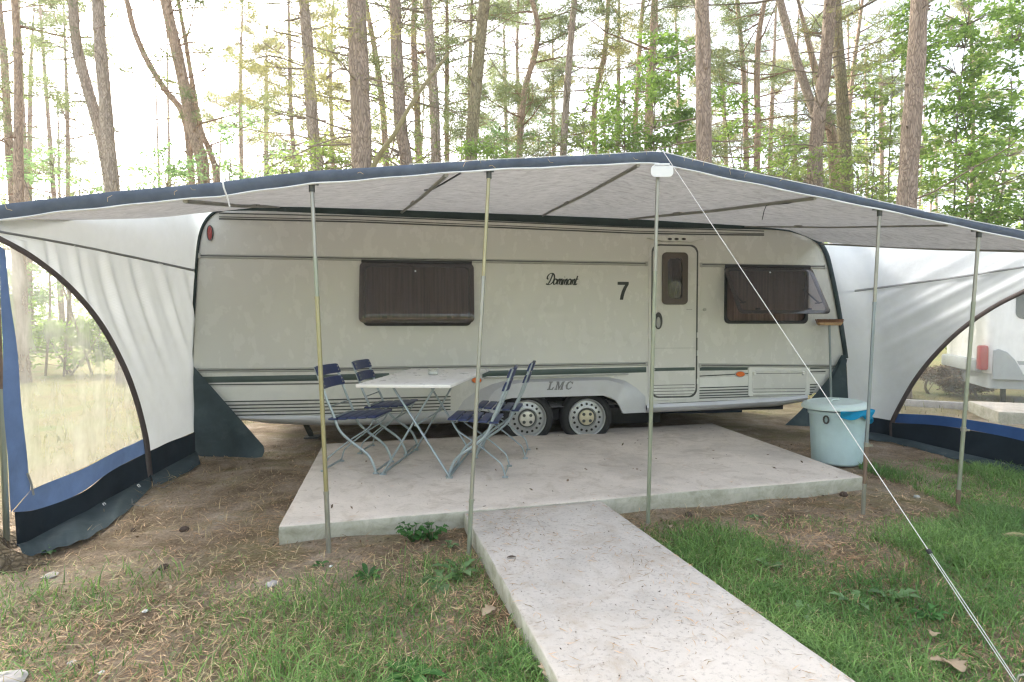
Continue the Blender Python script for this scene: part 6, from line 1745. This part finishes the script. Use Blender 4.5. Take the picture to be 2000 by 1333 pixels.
weed('clump of round toothed dark green leaves against the slab edge, right half', 843, 1056, 24, 0.055, 0.05, 'weed', 0.3, 3, 0.09, seed=2)
weed('small light green seedling right of the round leaved clump', 880, 1068, 9, 0.04, 0.022, 'weed_p', 0.5, 0, 0.04, seed=3)
weed('rosette of narrow bluish leaves in the litter left of the path', 718, 1128, 14, 0.10, 0.03, 'weed', 0.75, 0, seed=4)
weed('tiny rosette of dark leaves beside a white scrap near the yellowed pole', 624, 1104, 9, 0.05, 0.022, 'weed', 0.6, 0, seed=5)
weed('broad light green dandelion leaves by the pole at the path corner', 858, 1140, 7, 0.14, 0.06, 'weed_p', 0.45, 2, seed=6)
weed('upright dandelion with toothed leaves hugging the path edge', 898, 1120, 8, 0.15, 0.045, 'weed_p', 0.9, 3, seed=7)
weed('wide plantain leaf rosette at the bottom of the left lawn', 800, 1322, 8, 0.15, 0.055, 'weed', 0.5, 0, seed=8)
weed('small weed under the awning\'s lower left corner', 92, 1078, 10, 0.05, 0.035, 'weed', 0.5, 2, 0.04, seed=9)
weed('pale dandelion leaf standing by the path\'s right edge', 1503, 1112, 4, 0.10, 0.045, 'weed_p', 0.9, 2, seed=10)
weed('greyish folded dandelion leaves left of the white feather scrap', 1560, 1198, 6, 0.12, 0.045, 'weed_p', 0.8, 3, seed=11)
weed('pale curled leaves in the grass right of the white feather scrap', 1668, 1178, 5, 0.12, 0.045, 'weed_p', 0.7, 3, seed=12)
weed('pair of jagged pale leaves left of the guy rope', 1740, 1172, 6, 0.12, 0.05, 'weed_p', 0.8, 3, seed=13)
weed('leafy clover like patch beside the guy rope low down', 1815, 1208, 12, 0.06, 0.04, 'weed', 0.5, 0, 0.05, seed=14)
weed('light green leaf tuft near the slab\'s front edge right of the path', 1476, 1012, 10, 0.06, 0.03, 'weed_p', 0.6, 0, seed=15)
weed('spreading green leaves along the path edge at bottom left lawn', 1040, 1300, 10, 0.09, 0.04, 'weed_p', 0.6, 0, seed=16)
def dead_leaf(label, px, py, L, W, mat='dead_leaf', seed=0):
    rr = random.Random(seed); p = ground_at(px, py); p.z = float(gh(p.x, p.y)) + 0.035
    mb = MB(); a = rr.uniform(0, 6.28); leaf_shape(mb, (0, 0, 0), (math.cos(a), math.sin(a), 0), L, W, 0.3, 3, 0.2)
    o = mb.build('fallen_leaf', M[mat], None, 60, solid=0.001); o.location = p; tag(o, label, 'leaf', 'dead leaves on the lawn')
dead_leaf('crumpled pale brown leaf in the grass left of the rope\'s lower end', 1822, 1250, 0.06, 0.04, seed=1)
dead_leaf('large torn brown leaf lying left of the rope near the bottom', 1815, 1295, 0.08, 0.035, seed=2)
dead_leaf('brown leaf at the bottom frame edge right of the path', 1880, 1322, 0.10, 0.07, seed=3)
dead_leaf('small orange brown leaf on the right lawn, nearest the slab', 1310, 1040, 0.06, 0.035, seed=4)
dead_leaf('curled tan leaf beside the path on the left lawn', 968, 1205, 0.08, 0.055, seed=5)
dead_leaf('brown curled leaf at the very bottom of the left lawn', 1062, 1318, 0.10, 0.06, seed=6)
dead_leaf('tan leaf in the bare patch of the right lawn', 1625, 1082, 0.06, 0.04, seed=7)
def lump(name, label, px, py, r, mat, sq=0.6, seed=0, cat='stone', group=None, cone=False):
    rr = random.Random(seed); p = ground_at(px, py); p.z = float(gh(p.x, p.y)) + r * sq * 0.5
    mb = MB(); n_, m_ = 14, 9; vs, fs = [], []
    for j in range(m_ + 1):
        th = math.pi * j / m_
        for k in range(n_):
            a = 2 * math.pi * k / n_; q = r * (1 + (0.18 * ((j + k) % 2) if cone else 0.12 * math.sin(a * 3 + seed + j) + rr.uniform(-0.06, 0.06)))
            vs.append((q * math.sin(th) * math.cos(a) * 1.2, q * math.sin(th) * math.sin(a), q * math.cos(th) * sq))
    for j in range(m_):
        for k in range(n_): fs.append((j * n_ + k, j * n_ + (k + 1) % n_, (j + 1) * n_ + (k + 1) % n_, (j + 1) * n_ + k))
    mb.add(vs, fs); o = mb.build(name, M[mat], None, 50 if not cone else 20); o.location = p; o.rotation_euler = (0, 0, rr.uniform(0, 6)); tag(o, label, cat, group)
lump('pine_cone', 'dark pine cone on bare soil left of the slab', 360, 1037, 0.022, 'cone', 0.8, 1, 'pine cone', cone=True)
lump('pine_cone', 'small dark pine cone left of another cone by the awning skirt', 260, 1035, 0.014, 'cone', 0.8, 2, 'pine cone', cone=True)
lump('pine_cone', 'squat brown pine cone in the litter below the bare soil', 320, 1113, 0.022, 'cone', 0.7, 3, 'pine cone', cone=True)
lump('pine_cone', 'dark cone lying below the slab edge right of the path', 1345, 1008, 0.022, 'cone', 0.8, 4, 'pine cone', cone=True)
lump('pine_cone', 'dark cone under the slab\'s right front corner', 1648, 968, 0.025, 'cone', 0.8, 5, 'pine cone', cone=True)
lump('stone', 'flat pale stone in the litter below the awning corner', 98, 1122, 0.035, 'stone', 0.25, 6)
lump('stone', 'small grey stone at lower left near the leaf litter', 140, 1290, 0.016, 'stone', 0.5, 7)
lump('stone', 'pale grey stone cut by the bottom left corner of the picture', 6, 1330, 0.06, 'stone', 0.4, 8)
lump('stone', 'mottled grey stone in the grass left of the path, largest there', 530, 1138, 0.03, 'stone', 0.4, 9)
lump('paper_scrap', 'white scrap lying in the litter left of the green patch', 284, 1195, 0.011, 'paper', 0.5, 10, 'scrap')
lump('paper_scrap', 'white scrap at the bottom edge of the left lawn', 532, 1316, 0.010, 'paper', 0.5, 11, 'scrap')
lump('paper_scrap', 'white feather like scrap in the right lawn', 1577, 1178, 0.012, 'paper', 0.5, 12, 'scrap')
lump('paper_scrap', 'small white scrap in the grass nearest the path\'s upper right edge', 1433, 1058, 0.010, 'paper', 0.6, 13, 'scrap')
lump('paper_scrap', 'white scrap beside the tiny rosette near the yellowed pole', 646, 1107, 0.009, 'paper', 0.6, 14, 'scrap')
lump('paper_scrap', 'white scrap at the bottom left, lowest in the litter', 198, 1312, 0.010, 'paper', 0.5, 15, 'scrap')
lump('stone', 'dark bluish stone on soil between the two right poles', 1790, 975, 0.022, 'trim', 0.6, 16)
p = ground_at(1985, 1058); p.z = 0.03
mb = MB(); mb.tube([(-0.07, 0, 0), (0.0, 0.006, 0.012), (0.08, -0.004, 0.004)], [0.014, 0.016, 0.009], 8)
o = mb.build('bark_chip', M['straw_p'], None, 50); o.location = p; o.rotation_euler = (0, 0, R(-15)); tag(o, 'tan wood chip lying in the grass at the right frame edge', 'wood chip')
p = ground_at(990, 1092, 0.105); p.z = 0.112
mb = MB(); leaf_shape(mb, (0, 0, 0), (1, 0.25, 0), 0.05, 0.02, 0.1, 0, 0.05); o = mb.build('fallen_leaf', M['cone'], None, 60, solid=0.001); o.location = p; tag(o, 'small dark dead leaf lying on the path near its upper end', 'leaf')

# ================================================================== AIR
hz = bpy.data.meshes.new('haze'); mb = MB(); mb.box((0, 30, 13), (230, 190, 28)); hme = mb.mesh()
hzm, t, o = new_mat('pale_air')
pv = N(t, 'ShaderNodeVolumePrincipled'); pv.inputs['Color'].default_value = (0.92, 0.955, 1.0, 1); pv.inputs['Density'].default_value = 0.0020; pv.inputs['Anisotropy'].default_value = 0.3
t.links.new(pv.outputs[0], o.inputs['Volume'])
bpy.data.meshes.remove(hz)
h_ = link('haze', hme, hzm, None); h_['kind'] = 'stuff'; h_['label'] = 'bright hazy air among the far pine trees'; h_['category'] = 'haze'
